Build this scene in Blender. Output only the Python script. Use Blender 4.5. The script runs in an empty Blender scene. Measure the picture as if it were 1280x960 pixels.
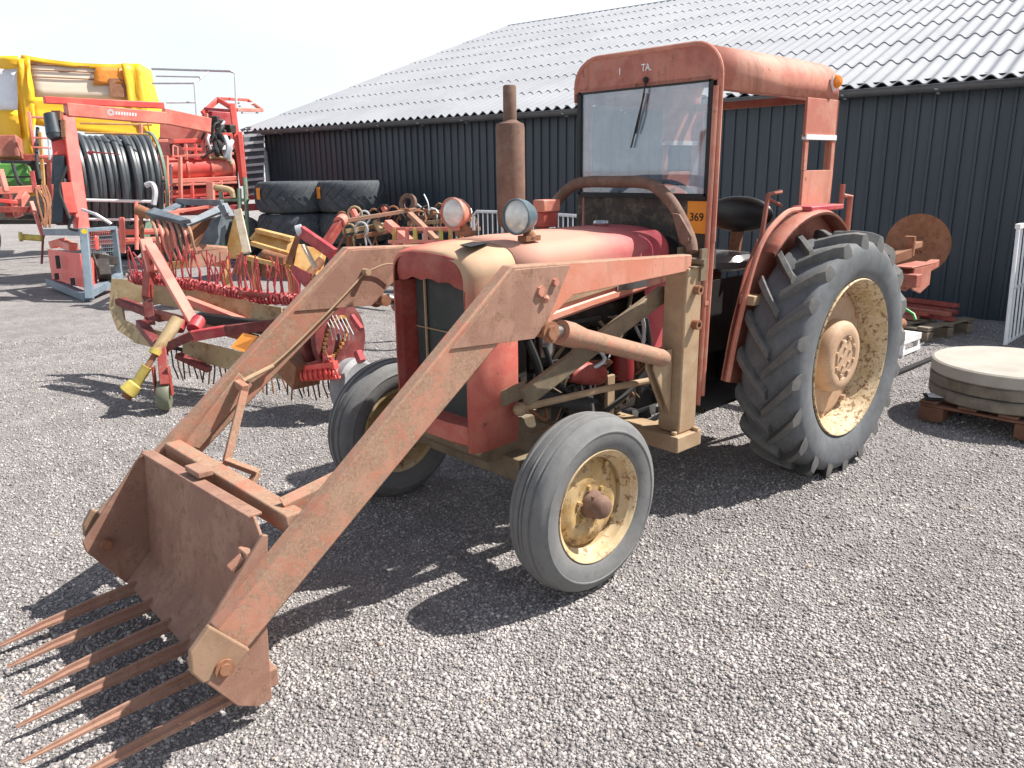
import bpy, bmesh, math, random
import numpy as np
from mathutils import Vector, Matrix
random.seed(7)
PI = math.pi
SC = bpy.context.scene
COL = SC.collection
V = Vector

# ---------------------------------------------------------------- camera
CAM = V((3.89596, 2.50345, 1.56092))
YAW, PITCH, ROLL, FPX = math.radians(227.56184), math.radians(-15.20978), math.radians(-0.85328), 985.496
_f = V((math.cos(YAW)*math.cos(PITCH), math.sin(YAW)*math.cos(PITCH), math.sin(PITCH)))
_r0 = V((math.sin(YAW), -math.cos(YAW), 0))
_u0 = _r0.cross(_f)
_r = _r0*math.cos(ROLL) + _u0*math.sin(ROLL)
_u = _u0*math.cos(ROLL) - _r0*math.sin(ROLL)
cd = bpy.data.cameras.new('camera')
cd.sensor_width = 36.0
cd.lens = FPX/1280*36.0
cd.clip_start = 0.05
cd.clip_end = 3000
cam = bpy.data.objects.new('camera', cd)
COL.objects.link(cam)
m = Matrix((_r, _u, -_f)).transposed().to_4x4()
m.translation = CAM
cam.matrix_world = m
SC.camera = cam

# survey helpers: where a sight line meets a level, an upright plane or a distance
def _ray(px, py):
    return _f + _r*((px-640)/FPX) + _u*((480-py)/FPX)
def at(px, py, dist):
    return CAM + _ray(px, py)*dist
def atz(px, py, z=0.0):
    d = _ray(px, py); return CAM + d*((z-CAM.z)/d.z)
def aty(px, py, y):
    d = _ray(px, py); return CAM + d*((y-CAM.y)/d.y)
def atx(px, py, x):
    d = _ray(px, py); return CAM + d*((x-CAM.x)/d.x)

# ---------------------------------------------------------------- mesh builder
class MB:
    def __init__(s):
        s.v = []; s.f = []
    def add(s, vs, fs):
        o = len(s.v)
        s.v += [tuple(p) for p in vs]
        s.f += [tuple(i+o for i in f) for f in fs]
        return s
    def box(s, lo, hi):
        x0, y0, z0 = lo; x1, y1, z1 = hi
        return s.add([(x0,y0,z0),(x1,y0,z0),(x1,y1,z0),(x0,y1,z0),(x0,y0,z1),(x1,y0,z1),(x1,y1,z1),(x0,y1,z1)],
                     [(3,2,1,0),(4,5,6,7),(0,1,5,4),(1,2,6,5),(2,3,7,6),(3,0,4,7)])
    def cbox(s, c, size, rz=0.0):
        c = V(c); R = Matrix.Rotation(rz, 3, 'Z'); a, b, h = size[0]/2, size[1]/2, size[2]/2
        vs = [c + R @ V((i*a, j*b, k*h)) for k in (-1,1) for i, j in ((-1,-1),(1,-1),(1,1),(-1,1))]
        return s.add(vs, [(3,2,1,0),(4,5,6,7),(0,1,5,4),(1,2,6,5),(2,3,7,6),(3,0,4,7)])
    def bar(s, p, q, w, h, up=(0,0,1), w2=None, h2=None):
        p, q = V(p), V(q); d = (q-p).normalized(); up = V(up)
        sd = d.cross(up)
        if sd.length < 1e-4: sd = d.cross(V((1,0,0)))
        sd.normalize(); u = sd.cross(d).normalized()
        w2 = w if w2 is None else w2; h2 = h if h2 is None else h2
        vs = []
        for c, ww, hh in ((p,w,h),(q,w2,h2)):
            for i, j in ((-1,-1),(1,-1),(1,1),(-1,1)):
                vs.append(c + sd*(i*ww/2) + u*(j*hh/2))
        return s.add(vs, [(3,2,1,0),(4,5,6,7),(0,1,5,4),(1,2,6,5),(2,3,7,6),(3,0,4,7)])
    def tube(s, pts, r, n=10, caps=True, smooth=0):
        pts = [V(p) for p in pts]
        if smooth:
            out = []
            P = [pts[0]] + pts + [pts[-1]]
            for i in range(1, len(P)-2):
                for k in range(smooth):
                    t = k/smooth
                    a, b, c, d = P[i-1], P[i], P[i+1], P[i+2]
                    out.append(0.5*((2*b) + (c-a)*t + (2*a-5*b+4*c-d)*t*t + (3*b-a-3*c+d)*t*t*t))
            out.append(pts[-1]); pts = out
        rs = r if isinstance(r, (list, tuple)) else [r]*len(pts)
        if len(rs) != len(pts): rs = [rs[0] + (rs[-1]-rs[0])*i/(len(pts)-1) for i in range(len(pts))]
        vs = []; u = None
        for i, p in enumerate(pts):
            d = (pts[min(i+1, len(pts)-1)] - pts[max(i-1, 0)]).normalized()
            if u is None:
                u = d.orthogonal().normalized()
            else:
                u = (u - d*u.dot(d)).normalized()
            w = d.cross(u)
            for k in range(n):
                a = 2*PI*k/n
                vs.append(p + (u*math.cos(a) + w*math.sin(a))*rs[i])
        fs = []
        for i in range(len(pts)-1):
            for k in range(n):
                k2 = (k+1) % n
                fs.append((i*n+k, i*n+k2, (i+1)*n+k2, (i+1)*n+k))
        if caps:
            fs.append(tuple(range(n-1, -1, -1))); fs.append(tuple((len(pts)-1)*n+k for k in range(n)))
        return s.add(vs, fs)
    def lathe(s, prof, c, ax, n=48, closed=False):
        """prof: list of (radius, offset along axis)"""
        c, ax = V(c), V(ax).normalized()
        u = ax.orthogonal().normalized(); w = ax.cross(u)
        vs = []; fs = []; m = len(prof)
        for k in range(n):
            a = 2*PI*k/n; d = u*math.cos(a) + w*math.sin(a)
            for r, h in prof:
                vs.append(c + ax*h + d*max(r, 1e-5))
        for k in range(n):
            k2 = (k+1) % n
            for i in range(m if closed else m-1):
                j = (i+1) % m
                fs.append((k*m+i, k*m+j, k2*m+j, k2*m+i))
        return s.add(vs, fs)
    def prism(s, poly, ext):
        poly = [V(p) for p in poly]; e = V(ext); n = len(poly)
        vs = poly + [p+e for p in poly]
        fs = [tuple(range(n-1,-1,-1)), tuple(range(n, 2*n))] + [(i,(i+1)%n,n+(i+1)%n,n+i) for i in range(n)]
        return s.add(vs, fs)
    def loft(s, rows, closed=False):
        n = len(rows[0]); vs = [p for r in rows for p in r]; fs = []
        for i in range(len(rows)-1):
            for k in range(n if closed else n-1):
                k2 = (k+1) % n
                fs.append((i*n+k, i*n+k2, (i+1)*n+k2, (i+1)*n+k))
        return s.add(vs, fs)
    def ball(s, c, r, n=14, sq=(1,1,1)):
        prof = [(r*math.sin(PI*i/n), -r*math.cos(PI*i/n)) for i in range(n+1)]
        o = len(s.v); s.lathe(prof, (0,0,0), (0,0,1), n*2)
        for i in range(o, len(s.v)):
            p = s.v[i]; s.v[i] = (c[0]+p[0]*sq[0], c[1]+p[1]*sq[1], c[2]+p[2]*sq[2])
        return s
    def hexbolt(s, c, ax, r=.014, h=.014):
        return s.lathe([(0,0),(r,0),(r,h),(0,h)], c, ax, 6)
    def build(s, name, mat, parent=None, smooth=35, bevel=0.0, solid=0.0, seg=2, recalc=True):
        me = bpy.data.meshes.new(name)
        me.from_pydata(s.v, [], s.f)
        if recalc:
            bm = bmesh.new(); bm.from_mesh(me)
            bmesh.ops.remove_doubles(bm, verts=bm.verts, dist=1e-5)
            bmesh.ops.recalc_face_normals(bm, faces=bm.faces)
            bm.to_mesh(me); bm.free()
        for p in me.polygons: p.use_smooth = smooth > 0
        if smooth > 0: me.set_sharp_from_angle(angle=math.radians(smooth))
        me.materials.append(mat)
        o = bpy.data.objects.new(name, me); COL.objects.link(o)
        if parent is not None: 
            o.parent = parent
            o.matrix_parent_inverse = world_of(parent).inverted()
        if solid:
            md = o.modifiers.new('solid', 'SOLIDIFY'); md.thickness = solid; md.offset = -1
        if bevel:
            md = o.modifiers.new('bevel', 'BEVEL'); md.width = bevel; md.segments = seg; md.limit_method = 'ANGLE'; md.angle_limit = math.radians(40)
        return o

def world_of(o):
    mw = Matrix.LocRotScale(o.location, o.rotation_euler, o.scale)
    if o.parent is not None: mw = world_of(o.parent) @ o.matrix_parent_inverse @ mw
    return mw

def tag(o, label=None, cat=None, group=None, kind=None):
    if label: o['label'] = label
    if cat: o['category'] = cat
    if group: o['group'] = group
    if kind: o['kind'] = kind
    return o
def empty(name, loc=(0,0,0), parent=None, rz=0.0):
    o = bpy.data.objects.new(name, None); COL.objects.link(o)
    o.empty_display_size = .1
    o.location = loc; o.rotation_euler = (0,0,rz)
    if parent is not None:
        o.parent = parent; o.matrix_parent_inverse = world_of(parent).inverted()
    return o
def kids(o): return [c for c in bpy.data.objects if c.parent is o]
def copy_tree(o, parent=None):
    c = o.copy(); COL.objects.link(c)
    if parent is not None: c.parent = parent
    for k in kids(o): copy_tree(k, c)
    return c

# ---------------------------------------------------------------- materials
class NT:
    def __init__(s, name):
        s.m = bpy.data.materials.new(name); s.m.use_nodes = True
        s.t = s.m.node_tree; s.t.nodes.clear()
        s.out = s.n('ShaderNodeOutputMaterial')
        s.b = s.n('ShaderNodeBsdfPrincipled')
        s.l(s.b.outputs[0], s.out.inputs[0])
    def n(s, t, **k):
        x = s.t.nodes.new(t)
        for a, b in k.items(): setattr(x, a, b)
        return x
    def l(s, a, b): s.t.links.new(a, b)
    def coord(s, kind='Object', scale=None):
        c = s.n('ShaderNodeTexCoord').outputs[kind]
        if scale:
            mp = s.n('ShaderNodeMapping'); mp.inputs['Scale'].default_value = scale
            s.l(c, mp.inputs['Vector']); return mp.outputs[0]
        return c
    def noise(s, vec, scale, detail=5, rough=.6, dist=0.0):
        x = s.n('ShaderNodeTexNoise'); x.inputs['Scale'].default_value = scale
        x.inputs['Detail'].default_value = detail; x.inputs['Roughness'].default_value = rough
        x.inputs['Distortion'].default_value = dist
        s.l(vec, x.inputs['Vector']); return x.outputs['Fac']
    def ramp(s, fac, stops, interp='LINEAR'):
        x = s.n('ShaderNodeValToRGB'); cr = x.color_ramp; cr.interpolation = interp
        while len(cr.elements) < len(stops): cr.elements.new(.5)
        for e, (p, c) in zip(cr.elements, stops):
            e.position = p
            e.color = (c, c, c, 1) if isinstance(c, (int, float)) else (*c, 1)
        s.l(fac, x.inputs[0]); return x.outputs[0]
    def mix(s, fac, a, b, blend='MIX'):
        x = s.n('ShaderNodeMix', data_type='RGBA', blend_type=blend)
        for inp, val in ((x.inputs[0], fac), (x.inputs[6], a), (x.inputs[7], b)):
            if isinstance(val, (int, float)): inp.default_value = val
            elif isinstance(val, (tuple, list)): inp.default_value = (*val, 1)
            else: s.l(val, inp)
        return x.outputs[2]
    def math(s, op, a, b=0.0):
        x = s.n('ShaderNodeMath', operation=op)
        for inp, val in ((x.inputs[0], a), (x.inputs[1], b)):
            if isinstance(val, (int, float)): inp.default_value = val
            else: s.l(val, inp)
        return x.outputs[0]
    def bump(s, h, strength=.3, dist=.01):
        x = s.n('ShaderNodeBump'); x.inputs['Strength'].default_value = strength; x.inputs['Distance'].default_value = dist
        s.l(h, x.inputs['Height']); s.l(x.outputs[0], s.b.inputs['Normal'])
    def set(s, **k):
        for a, v in k.items():
            inp = s.b.inputs[a.replace('_', ' ')]
            if isinstance(v, (int, float)): inp.default_value = v
            elif isinstance(v, (tuple, list)): inp.default_value = (*v, 1) if len(v) == 3 else v
            else: s.l(v, inp)
        return s.m

RUST = (.135, .058, .032); RUST2 = (.23, .115, .065)
def paint(name, a, b, rust=.35, scale=6.0, rough=.55, rustcol=RUST, rustcol2=RUST2, bump=.25, grain=90, dust=(.42,.33,.25), dusty=.25, streak=False, speck=.35, fade=None, edge=0.0):
    """worn paint: two tones of the paint, rust showing through, a film of dust"""
    t = NT(name); c = t.coord('Object')
    n1 = t.noise(c, scale, 6, .62)
    n2 = t.noise(c, scale*3.1, 9, .72, .3)
    n3 = t.noise(c, grain, 4, .7)
    base = t.mix(t.ramp(n1, [(.44,0.0),(.56,1.0)]), a, b)
    rc = t.mix(t.ramp(n3,[(.36,0.0),(.64,1.0)]), rustcol, rustcol2)
    msk = t.math('ADD', t.math('MULTIPLY', n2, .72), t.math('MULTIPLY', n3, .28))
    lo = .66 - .32*rust
    rm = t.ramp(msk, [(lo+.02, 0.0), (lo+.055, 1.0)])
    col = t.mix(rm, base, rc)
    n4 = t.noise(c, scale*1.7+3, 7, .7)
    dm = t.math('MULTIPLY', t.ramp(n4, [(.48,0.0),(.66,1.0)]), dusty*1.5)
    col = t.mix(dm, col, dust)
    sp = t.noise(c, grain*1.7, 3, .6)
    col = t.mix(t.ramp(sp, [(.58,0.0),(.70,speck)]), col, rustcol)
    if edge:
        bv = t.n('ShaderNodeBevel'); bv.samples = 4; bv.inputs['Radius'].default_value = .008
        ge = t.n('ShaderNodeNewGeometry'); dt = t.n('ShaderNodeVectorMath', operation='DOT_PRODUCT')
        t.l(bv.outputs[0], dt.inputs[0]); t.l(ge.outputs['Normal'], dt.inputs[1])
        em = t.math('MULTIPLY', t.ramp(t.math('SUBTRACT', 1.0, dt.outputs['Value']), [(.03,0.0),(.16,1.0)]), t.ramp(n2, [(.40,0.0),(.58,edge)]))
        col = t.mix(em, col, tuple(min(1, x*1.25) for x in rustcol2))
    if streak:
        sk = t.noise(t.coord('Object', (1,1,.10)), scale*5, 6, .65)
        col = t.mix(t.math('MULTIPLY', t.ramp(sk, [(.52,0.0),(.72,1.0)]), t.ramp(n1, [(.42,0.0),(.62,.6)])), col, rustcol)
    if fade:
        fc, fr, fcol = fade
        g = t.n('ShaderNodeVectorMath', operation='DISTANCE'); t.l(c, g.inputs[0]); g.inputs[1].default_value = fc
        fm = t.math('ADD', t.math('MULTIPLY', g.outputs['Value'], 1/fr), t.math('MULTIPLY', t.math('SUBTRACT', n1, .5), .9))
        col = t.mix(t.ramp(fm, [(.55,.92),(1.0,0.0)]), col, t.mix(n2, fcol, tuple(x*.85 for x in fcol)))
    t.set(Base_Color=col, Roughness=t.math('ADD', t.math('MULTIPLY', rm, .3), rough))
    t.bump(t.math('ADD', t.math('MULTIPLY', n3, .5), t.math('MULTIPLY', rm, -.4)), bump, .003)
    return t.m
def plain(name, col, rough=.5, metal=0.0, var=.25, scale=12.0, bump=0.0):
    t = NT(name); c = t.coord('Object')
    n = t.noise(c, scale, 6, .65)
    k = t.ramp(n, [(.3, tuple(x*(1-var) for x in col)), (.7, tuple(min(1, x*(1+var)) for x in col))])
    t.set(Base_Color=k, Roughness=rough, Metallic=metal)
    if bump: t.bump(t.noise(c, scale*6, 4), bump, .004)
    return t.m

M = {}
M['arm'] = paint('loader_paint', (.385,.165,.105), (.43,.195,.13), .66, 4, .66, rustcol=(.25,.14,.09), rustcol2=(.38,.24,.165), dusty=.18, dust=(.46,.33,.23), speck=.5, edge=.8, streak=True)
M['rustbrown'] = paint('rust_brown_steel', (.27,.14,.10), (.34,.19,.135), .5, 7, .75, speck=.6, rustcol=(.17,.085,.055), rustcol2=(.33,.19,.13), grain=140, dusty=.12, dust=(.36,.24,.17), edge=.8, streak=True)
M['beam'] = paint('faded_red_beam', (.58,.215,.14), (.62,.27,.19), .12, 4, .5, dusty=.2, dust=(.6,.36,.26), edge=.8, streak=True)
M['tan'] = paint('mud_tan_steel', (.33,.22,.13), (.40,.28,.17), .25, 6, .7, rustcol=(.24,.14,.085), rustcol2=(.33,.2,.12), dusty=.2, dust=(.45,.35,.23), edge=.8, streak=True)
M['hoodred'] = paint('tractor_red', (.42,.05,.07), (.50,.09,.10), .1, 4, .5, dusty=.1, dust=(.6,.3,.24))
M['bonnet'] = paint('bonnet_faded', (.42,.05,.075), (.52,.10,.11), .2, 3, .75, dusty=.12, dust=(.6,.33,.27), fade=((1.85,.02,1.34), .86, (.62,.33,.24)))
M['nose'] = paint('nose_red', (.48,.11,.085), (.54,.17,.125), .26, 4, .75, dusty=.15, dust=(.55,.33,.22), fade=((1.95,.17,1.31), .30, (.50,.35,.22)), edge=.8, streak=True)
M['darkred'] = paint('grille_red', (.26,.035,.03), (.33,.06,.045), .3, 7, .55, dusty=.1)
M['cab'] = paint('cab_faded_red', (.45,.15,.105), (.55,.235,.165), .26, 3.5, .68, dusty=.2, dust=(.6,.4,.3), edge=.8, streak=True)
M['fender'] = paint('fender_red', (.36,.105,.075), (.46,.17,.12), .3, 5, .6, dusty=.15, edge=.8, streak=True)
M['rustexh'] = paint('exhaust_rust', (.15,.085,.062), (.19,.11,.08), .4, 9, .85, rustcol=(.12,.062,.042), rustcol2=(.18,.105,.072), grain=160, dusty=.1)
M['rimrear'] = paint('rear_rim_cream', (.50,.37,.20), (.58,.45,.28), .5, 13, .6, rustcol=(.13,.06,.03), rustcol2=(.27,.15,.07), dusty=.2, dust=(.55,.46,.32), speck=.6)
M['olive'] = paint('olive_brown_steel', (.15,.115,.075), (.21,.16,.10), .3, 6, .7, rustcol=(.10,.07,.045), rustcol2=(.18,.12,.075), dusty=.15, dust=(.3,.25,.17))
M['endtan'] = paint('worn_arm_end', (.26,.16,.10), (.32,.205,.13), .4, 6, .7, rustcol=(.25,.135,.085), rustcol2=(.34,.2,.13), dusty=.1)
M['cream'] = paint('rim_cream', (.50,.36,.19), (.60,.46,.28), .42, 7, .6, rustcol=(.17,.08,.035), rustcol2=(.30,.16,.07), dusty=.2, dust=(.55,.46,.32))
M['hub'] = paint('hub_orange', (.42,.26,.16), (.48,.32,.205), .3, 6, .7, rustcol=(.22,.11,.06), rustcol2=(.33,.19,.11), dusty=.3, dust=(.5,.38,.26))
M['hubfront'] = paint('front_disc_ochre', (.42,.27,.10), (.52,.37,.18), .45, 9, .6, rustcol=(.14,.07,.03), rustcol2=(.28,.16,.07), dusty=.2)
M['rusty'] = paint('plain_rust', (.24,.10,.05), (.29,.13,.07), .5, 8, .85, rustcol=(.16,.06,.03), rustcol2=(.27,.12,.06), dusty=.1)
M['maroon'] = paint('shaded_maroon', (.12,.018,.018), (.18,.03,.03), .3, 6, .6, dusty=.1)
M['black'] = plain('black_iron', (.014,.013,.013), .6, 0, .4, 9, .2)
M['engine'] = paint('oily_engine', (.022,.018,.016), (.035,.028,.024), .2, 9, .6, rustcol=(.05,.03,.02), rustcol2=(.08,.05,.035), dusty=.06)
M['rubberblack'] = plain('black_rubber', (.02,.02,.021), .7, 0, .3)
M['chrome'] = plain('worn_chrome', (.6,.6,.6), .3, 1.0, .2)
M['galv'] = plain('galvanised', (.58,.60,.62), .45, .3, .15)
M['white'] = plain('white_paint', (.78,.78,.78), .5, 0, .08)

def rubber(name, lo, hi, bumpiness=.3, dustcol=(.20,.195,.19)):
    t = NT(name); c = t.coord('Object')
    n1 = t.noise(c, 5, 7, .65); n2 = t.noise(c, 60, 5, .7)
    col = t.ramp(n1, [(.3, lo), (.7, hi)])
    dm = t.math('MULTIPLY', t.ramp(t.noise(c, 11, 8, .75), [(.5,0.0),(.8,1.0)]), .6)
    col = t.mix(dm, col, dustcol)
    n5 = t.noise(t.coord('Object', (1,3,1)), 17, 8, .75, .6)
    col = t.mix(t.ramp(n5, [(.5,0.0),(.66,.4)]), col, tuple(x*.6 for x in lo))
    t.set(Base_Color=col, Roughness=.78)
    t.bump(n2, bumpiness, .003); return t.m
M['tyre'] = rubber('tyre_rubber', (.09,.096,.105), (.155,.164,.175))
M['lug'] = rubber('tread_rubber', (.08,.082,.084), (.145,.142,.136), dustcol=(.27,.235,.19))
M['fronttyre'] = rubber('front_tyre_rubber', (.12,.123,.125), (.185,.185,.183))
M['oldtyre'] = rubber('old_tyre_rubber', (.038,.046,.056), (.062,.072,.084), dustcol=(.19,.2,.21))

# ---------------------------------------------------------------- sky and sun
w = bpy.data.worlds.new('World'); SC.world = w; w.use_nodes = True
wt = w.node_tree; wt.nodes.clear()
SUNV = V((-.68, .40, 1.0)).normalized()
EL = math.asin(SUNV.z); AZ = math.atan2(SUNV.x, SUNV.y)
wo = wt.nodes.new('ShaderNodeOutputWorld'); bg = wt.nodes.new('ShaderNodeBackground')
sky = wt.nodes.new('ShaderNodeTexSky'); sky.sky_type = 'NISHITA'; sky.sun_disc = False
sky.sun_elevation = EL; sky.sun_rotation = AZ; sky.dust_density = 2.0; sky.air_density = 1.0
# bright thin cloud over most of the sky
tc = wt.nodes.new('ShaderNodeTexCoord'); mp = wt.nodes.new('ShaderNodeMapping'); mp.inputs['Scale'].default_value = (1,1,2.6)
wt.links.new(tc.outputs['Generated'], mp.inputs[0])
cn = wt.nodes.new('ShaderNodeTexNoise'); cn.inputs['Scale'].default_value = 2.2; cn.inputs['Detail'].default_value = 8; cn.inputs['Roughness'].default_value = .55
wt.links.new(mp.outputs[0], cn.inputs['Vector'])
cr = wt.nodes.new('ShaderNodeValToRGB'); cr.color_ramp.elements[0].position = .36; cr.color_ramp.elements[0].color = (.84,.84,.84,1)
cr.color_ramp.elements[1].position = .56; cr.color_ramp.elements[1].color = (.95,.95,.95,1)
wt.links.new(cn.outputs['Fac'], cr.inputs[0])
mx = wt.nodes.new('ShaderNodeMix'); mx.data_type = 'RGBA'
wt.links.new(sky.outputs[0], mx.inputs[6]); mx.inputs[7].default_value = (10.3,11.05,11.7,1)
sx_ = wt.nodes.new('ShaderNodeSeparateXYZ'); wt.links.new(tc.outputs['Generated'], sx_.inputs[0])
er = wt.nodes.new('ShaderNodeValToRGB'); er.color_ramp.elements[0].position = .30; er.color_ramp.elements[0].color = (1,1,1,1); er.color_ramp.elements[1].position = .62; er.color_ramp.elements[1].color = (.12,.12,.12,1)
wt.links.new(sx_.outputs['Z'], er.inputs[0])
mm = wt.nodes.new('ShaderNodeMath'); mm.operation = 'MULTIPLY'; wt.links.new(cr.outputs[0], mm.inputs[0]); wt.links.new(er.outputs[0], mm.inputs[1])
wt.links.new(mm.outputs[0], mx.inputs[0])
wt.links.new(mx.outputs[2], bg.inputs[0]); bg.inputs[1].default_value = .06
wt.links.new(bg.outputs[0], wo.inputs[0])
sl = bpy.data.lights.new('sun', 'SUN'); sl.energy = 5.0; sl.angle = math.radians(.5); sl.color = (1.0,.955,.89)
so = bpy.data.objects.new('sun', sl); COL.objects.link(so)
so.rotation_euler = (-SUNV).to_track_quat('-Z', 'Y').to_euler(); so.location = (0,0,30)
SC.view_settings.view_transform = 'Standard'; SC.view_settings.look = 'None'
SC.view_settings.exposure = .78; SC.view_settings.gamma = 1
SC.render.engine = 'CYCLES'
SC.cycles.use_denoising = True
SC.cycles.max_bounces = 6
# ================================================================ SETTING
def gravel_mat(name, island=False):
    t = NT(name)
    c = t.coord('Object')
    def patches(colr):
        a1 = t.noise(t.coord('Object', (.6,1.5,1)), 1.6, 5, .6); a2 = t.noise(t.coord('Object', (1.4,.8,1)), 5.5, 5, .65)
        colr = t.mix(t.ramp(a1, [(.40,.26),(.56,0.0)]), colr, (.17,.158,.157))
        return t.mix(t.ramp(a2, [(.40,.30),(.54,0.0)]), colr, (.17,.158,.155))
    if island:
        g = t.n('ShaderNodeNewGeometry')
        rnd = g.outputs['Random Per Island']
        col = t.ramp(rnd, [(0,(.19,.173,.172)),(.2,(.29,.266,.26)),(.5,(.39,.36,.35)),(.78,(.47,.435,.42)),(.93,(.57,.535,.51)),(.985,(.66,.64,.61)),(1,(.42,.32,.24))])
        col = patches(col)
        t.set(Base_Color=col, Roughness=.85)
        t.bump(t.noise(c, 200, 3), .3, .002)
        return t.m
    vo = t.n('ShaderNodeTexVoronoi'); vo.inputs['Scale'].default_value = 125; vo.inputs['Randomness'].default_value = 1
    wob = t.n('ShaderNodeTexNoise'); wob.inputs['Scale'].default_value = 60; t.l(c, wob.inputs['Vector'])
    wv = t.n('ShaderNodeVectorMath', operation='MULTIPLY_ADD'); t.l(wob.outputs['Color'], wv.inputs[0]); wv.inputs[1].default_value = (.03,.03,.03); t.l(c, wv.inputs[2])
    t.l(wv.outputs[0], vo.inputs['Vector'])
    sep = t.n('ShaderNodeSeparateColor'); t.l(vo.outputs['Color'], sep.inputs[0])
    col = t.ramp(sep.outputs[0], [(0,(.24,.222,.22)),(.25,(.35,.322,.315)),(.6,(.44,.407,.397)),(.82,(.51,.474,.46)),(.95,(.58,.55,.53)),(1,(.64,.62,.60))])
    fine = t.noise(c, 150, 6, .75)
    col = t.mix(.45, col, t.ramp(fine, [(.3,(.22,.204,.2)),(.7,(.53,.495,.48))]))
    big = t.noise(c, .55, 6, .62)
    col = t.mix(t.ramp(big, [(.35,0.0),(.7,.4)]), col, (.45,.425,.41))
    for sc_, am in ((14,.22),(40,.35)):
        mn = t.noise(c, sc_, 4, .6)
        col = t.mix(t.ramp(mn, [(.34,am),(.56,0.0)]), col, (.13,.122,.122))
    col = patches(col)
    # faint wheel ruts and damp patches
    d2 = t.noise(t.coord('Object', (.35,1.6,1)), 1.1, 6, .65)
    col = t.mix(t.ramp(d2, [(.45,0.0),(.75,.35)]), col, (.17,.16,.16))
    t.set(Base_Color=col, Roughness=.9)
    h = t.math('ADD', t.math('MULTIPLY', sep.outputs[1], .45), t.math('MULTIPLY', fine, .9))
    h = t.math('ADD', h, t.math('MULTIPLY', vo.outputs['Distance'], -.55))
    t.bump(h, 1.0, .011)
    return t.m
M['gravel'] = gravel_mat('gravel_ground'); M['stones'] = gravel_mat('gravel_stones', True)
gb = MB()
ring = [-400,-120,-60,-40] + [(-30+1.0*i) for i in range(20)] + [(-10+.2*i) for i in range(91)] + [(9+1.0*i) for i in range(22)] + [40,60,120,400]
nn = len(ring); rr = random.Random(3)
def gz(x, y):
    k = math.exp(-((x-1)**2+(y+3)**2)/900.0)
    return k*(.012*math.sin(x*1.3+y*.7)+.010*math.sin(y*1.9-x*.8)+.006*math.sin(x*3.1)*math.sin(y*2.7)) - .012*k
gb.v = [(x, y, gz(x,y)) for y in ring for x in ring]
gb.f = [(j*nn+i, j*nn+i+1, (j+1)*nn+i+1, (j+1)*nn+i) for j in range(nn-1) for i in range(nn-1)]
tag(gb.build('ground', M['gravel'], smooth=60), kind='structure')

def scatter_stones(N, seed):
    rng = np.random.default_rng(seed)
    iv = np.array([(x,y,z) for z in (-1,1) for x,y in ((-1,-1),(1,-1),(1,1),(-1,1))], float)*.62
    fc = np.array([(0,2,1),(0,3,2),(4,5,6),(4,6,7),(0,1,5),(0,5,4),(1,2,6),(1,6,5),(2,3,7),(2,7,6),(3,0,4),(3,4,7)])
    # spots, thinning out with distance from the near edge of the yard
    a = rng.uniform(math.radians(165), math.radians(290), N)
    d = 1.3 + 8.0*rng.random(N)**1.45
    px = CAM.x + d*np.cos(a); py = CAM.y + d*np.sin(a)
    nz = np.sin(px*3.1+1.3*np.sin(py*2.3))*np.sin(py*3.7+1.1*np.sin(px*1.9))+.7*np.sin(px*9.1+2*np.sin(py*6.3))*np.sin(py*8.3+1.7*np.sin(px*5.1))+.5*np.sin((px+py)*21+3*np.sin(px*7))*np.sin((px-py)*17+2*np.sin(py*9))
    keep = rng.random(N) < np.clip(.85+.22*nz, .6, 1.0); px, py = px[keep], py[keep]; N = len(px)
    size = rng.lognormal(math.log(.0037), .36, N).clip(.002,.009)
    sc = size[:,None]*np.stack([rng.uniform(.8,1.35,N), rng.uniform(.75,1.2,N), rng.uniform(.5,.85,N)],1)
    th = rng.uniform(0, 2*PI, N); tl = rng.normal(0, .35, N)
    P = iv[None]*(1+rng.uniform(-.38,.38,(N,8,3)))*sc[:,None,:]*1.15
    x, z = P[...,0]*np.cos(tl)[:,None]-P[...,2]*np.sin(tl)[:,None], P[...,0]*np.sin(tl)[:,None]+P[...,2]*np.cos(tl)[:,None]
    y = P[...,1]
    X = x*np.cos(th)[:,None]-y*np.sin(th)[:,None]+px[:,None]
    Y = x*np.sin(th)[:,None]+y*np.cos(th)[:,None]+py[:,None]
    g = np.array([gz(p, q) for p, q in zip(px, py)])
    Z = z + g[:,None] + (size*rng.uniform(.05,.45,N))[:,None]
    vs = np.stack([X,Y,Z],-1).reshape(-1,3)
    fs = (fc[None]+8*np.arange(N)[:,None,None]).reshape(-1,3)
    me = bpy.data.meshes.new('gravel')
    me.vertices.add(len(vs)); me.vertices.foreach_set('co', vs.astype(np.float32).ravel())
    me.loops.add(fs.size); me.loops.foreach_set('vertex_index', fs.astype(np.int32).ravel())
    me.polygons.add(len(fs)); me.polygons.foreach_set('loop_start', np.arange(0, fs.size, 3, dtype=np.int32))
    me.update(calc_edges=True); me.validate()
    me.materials.append(M['stones'])
    o = bpy.data.objects.new('gravel', me); COL.objects.link(o)
    tag(o, 'loose grey gravel stones covering the yard', 'gravel', kind='stuff')
scatter_stones(720000, 5)

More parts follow.
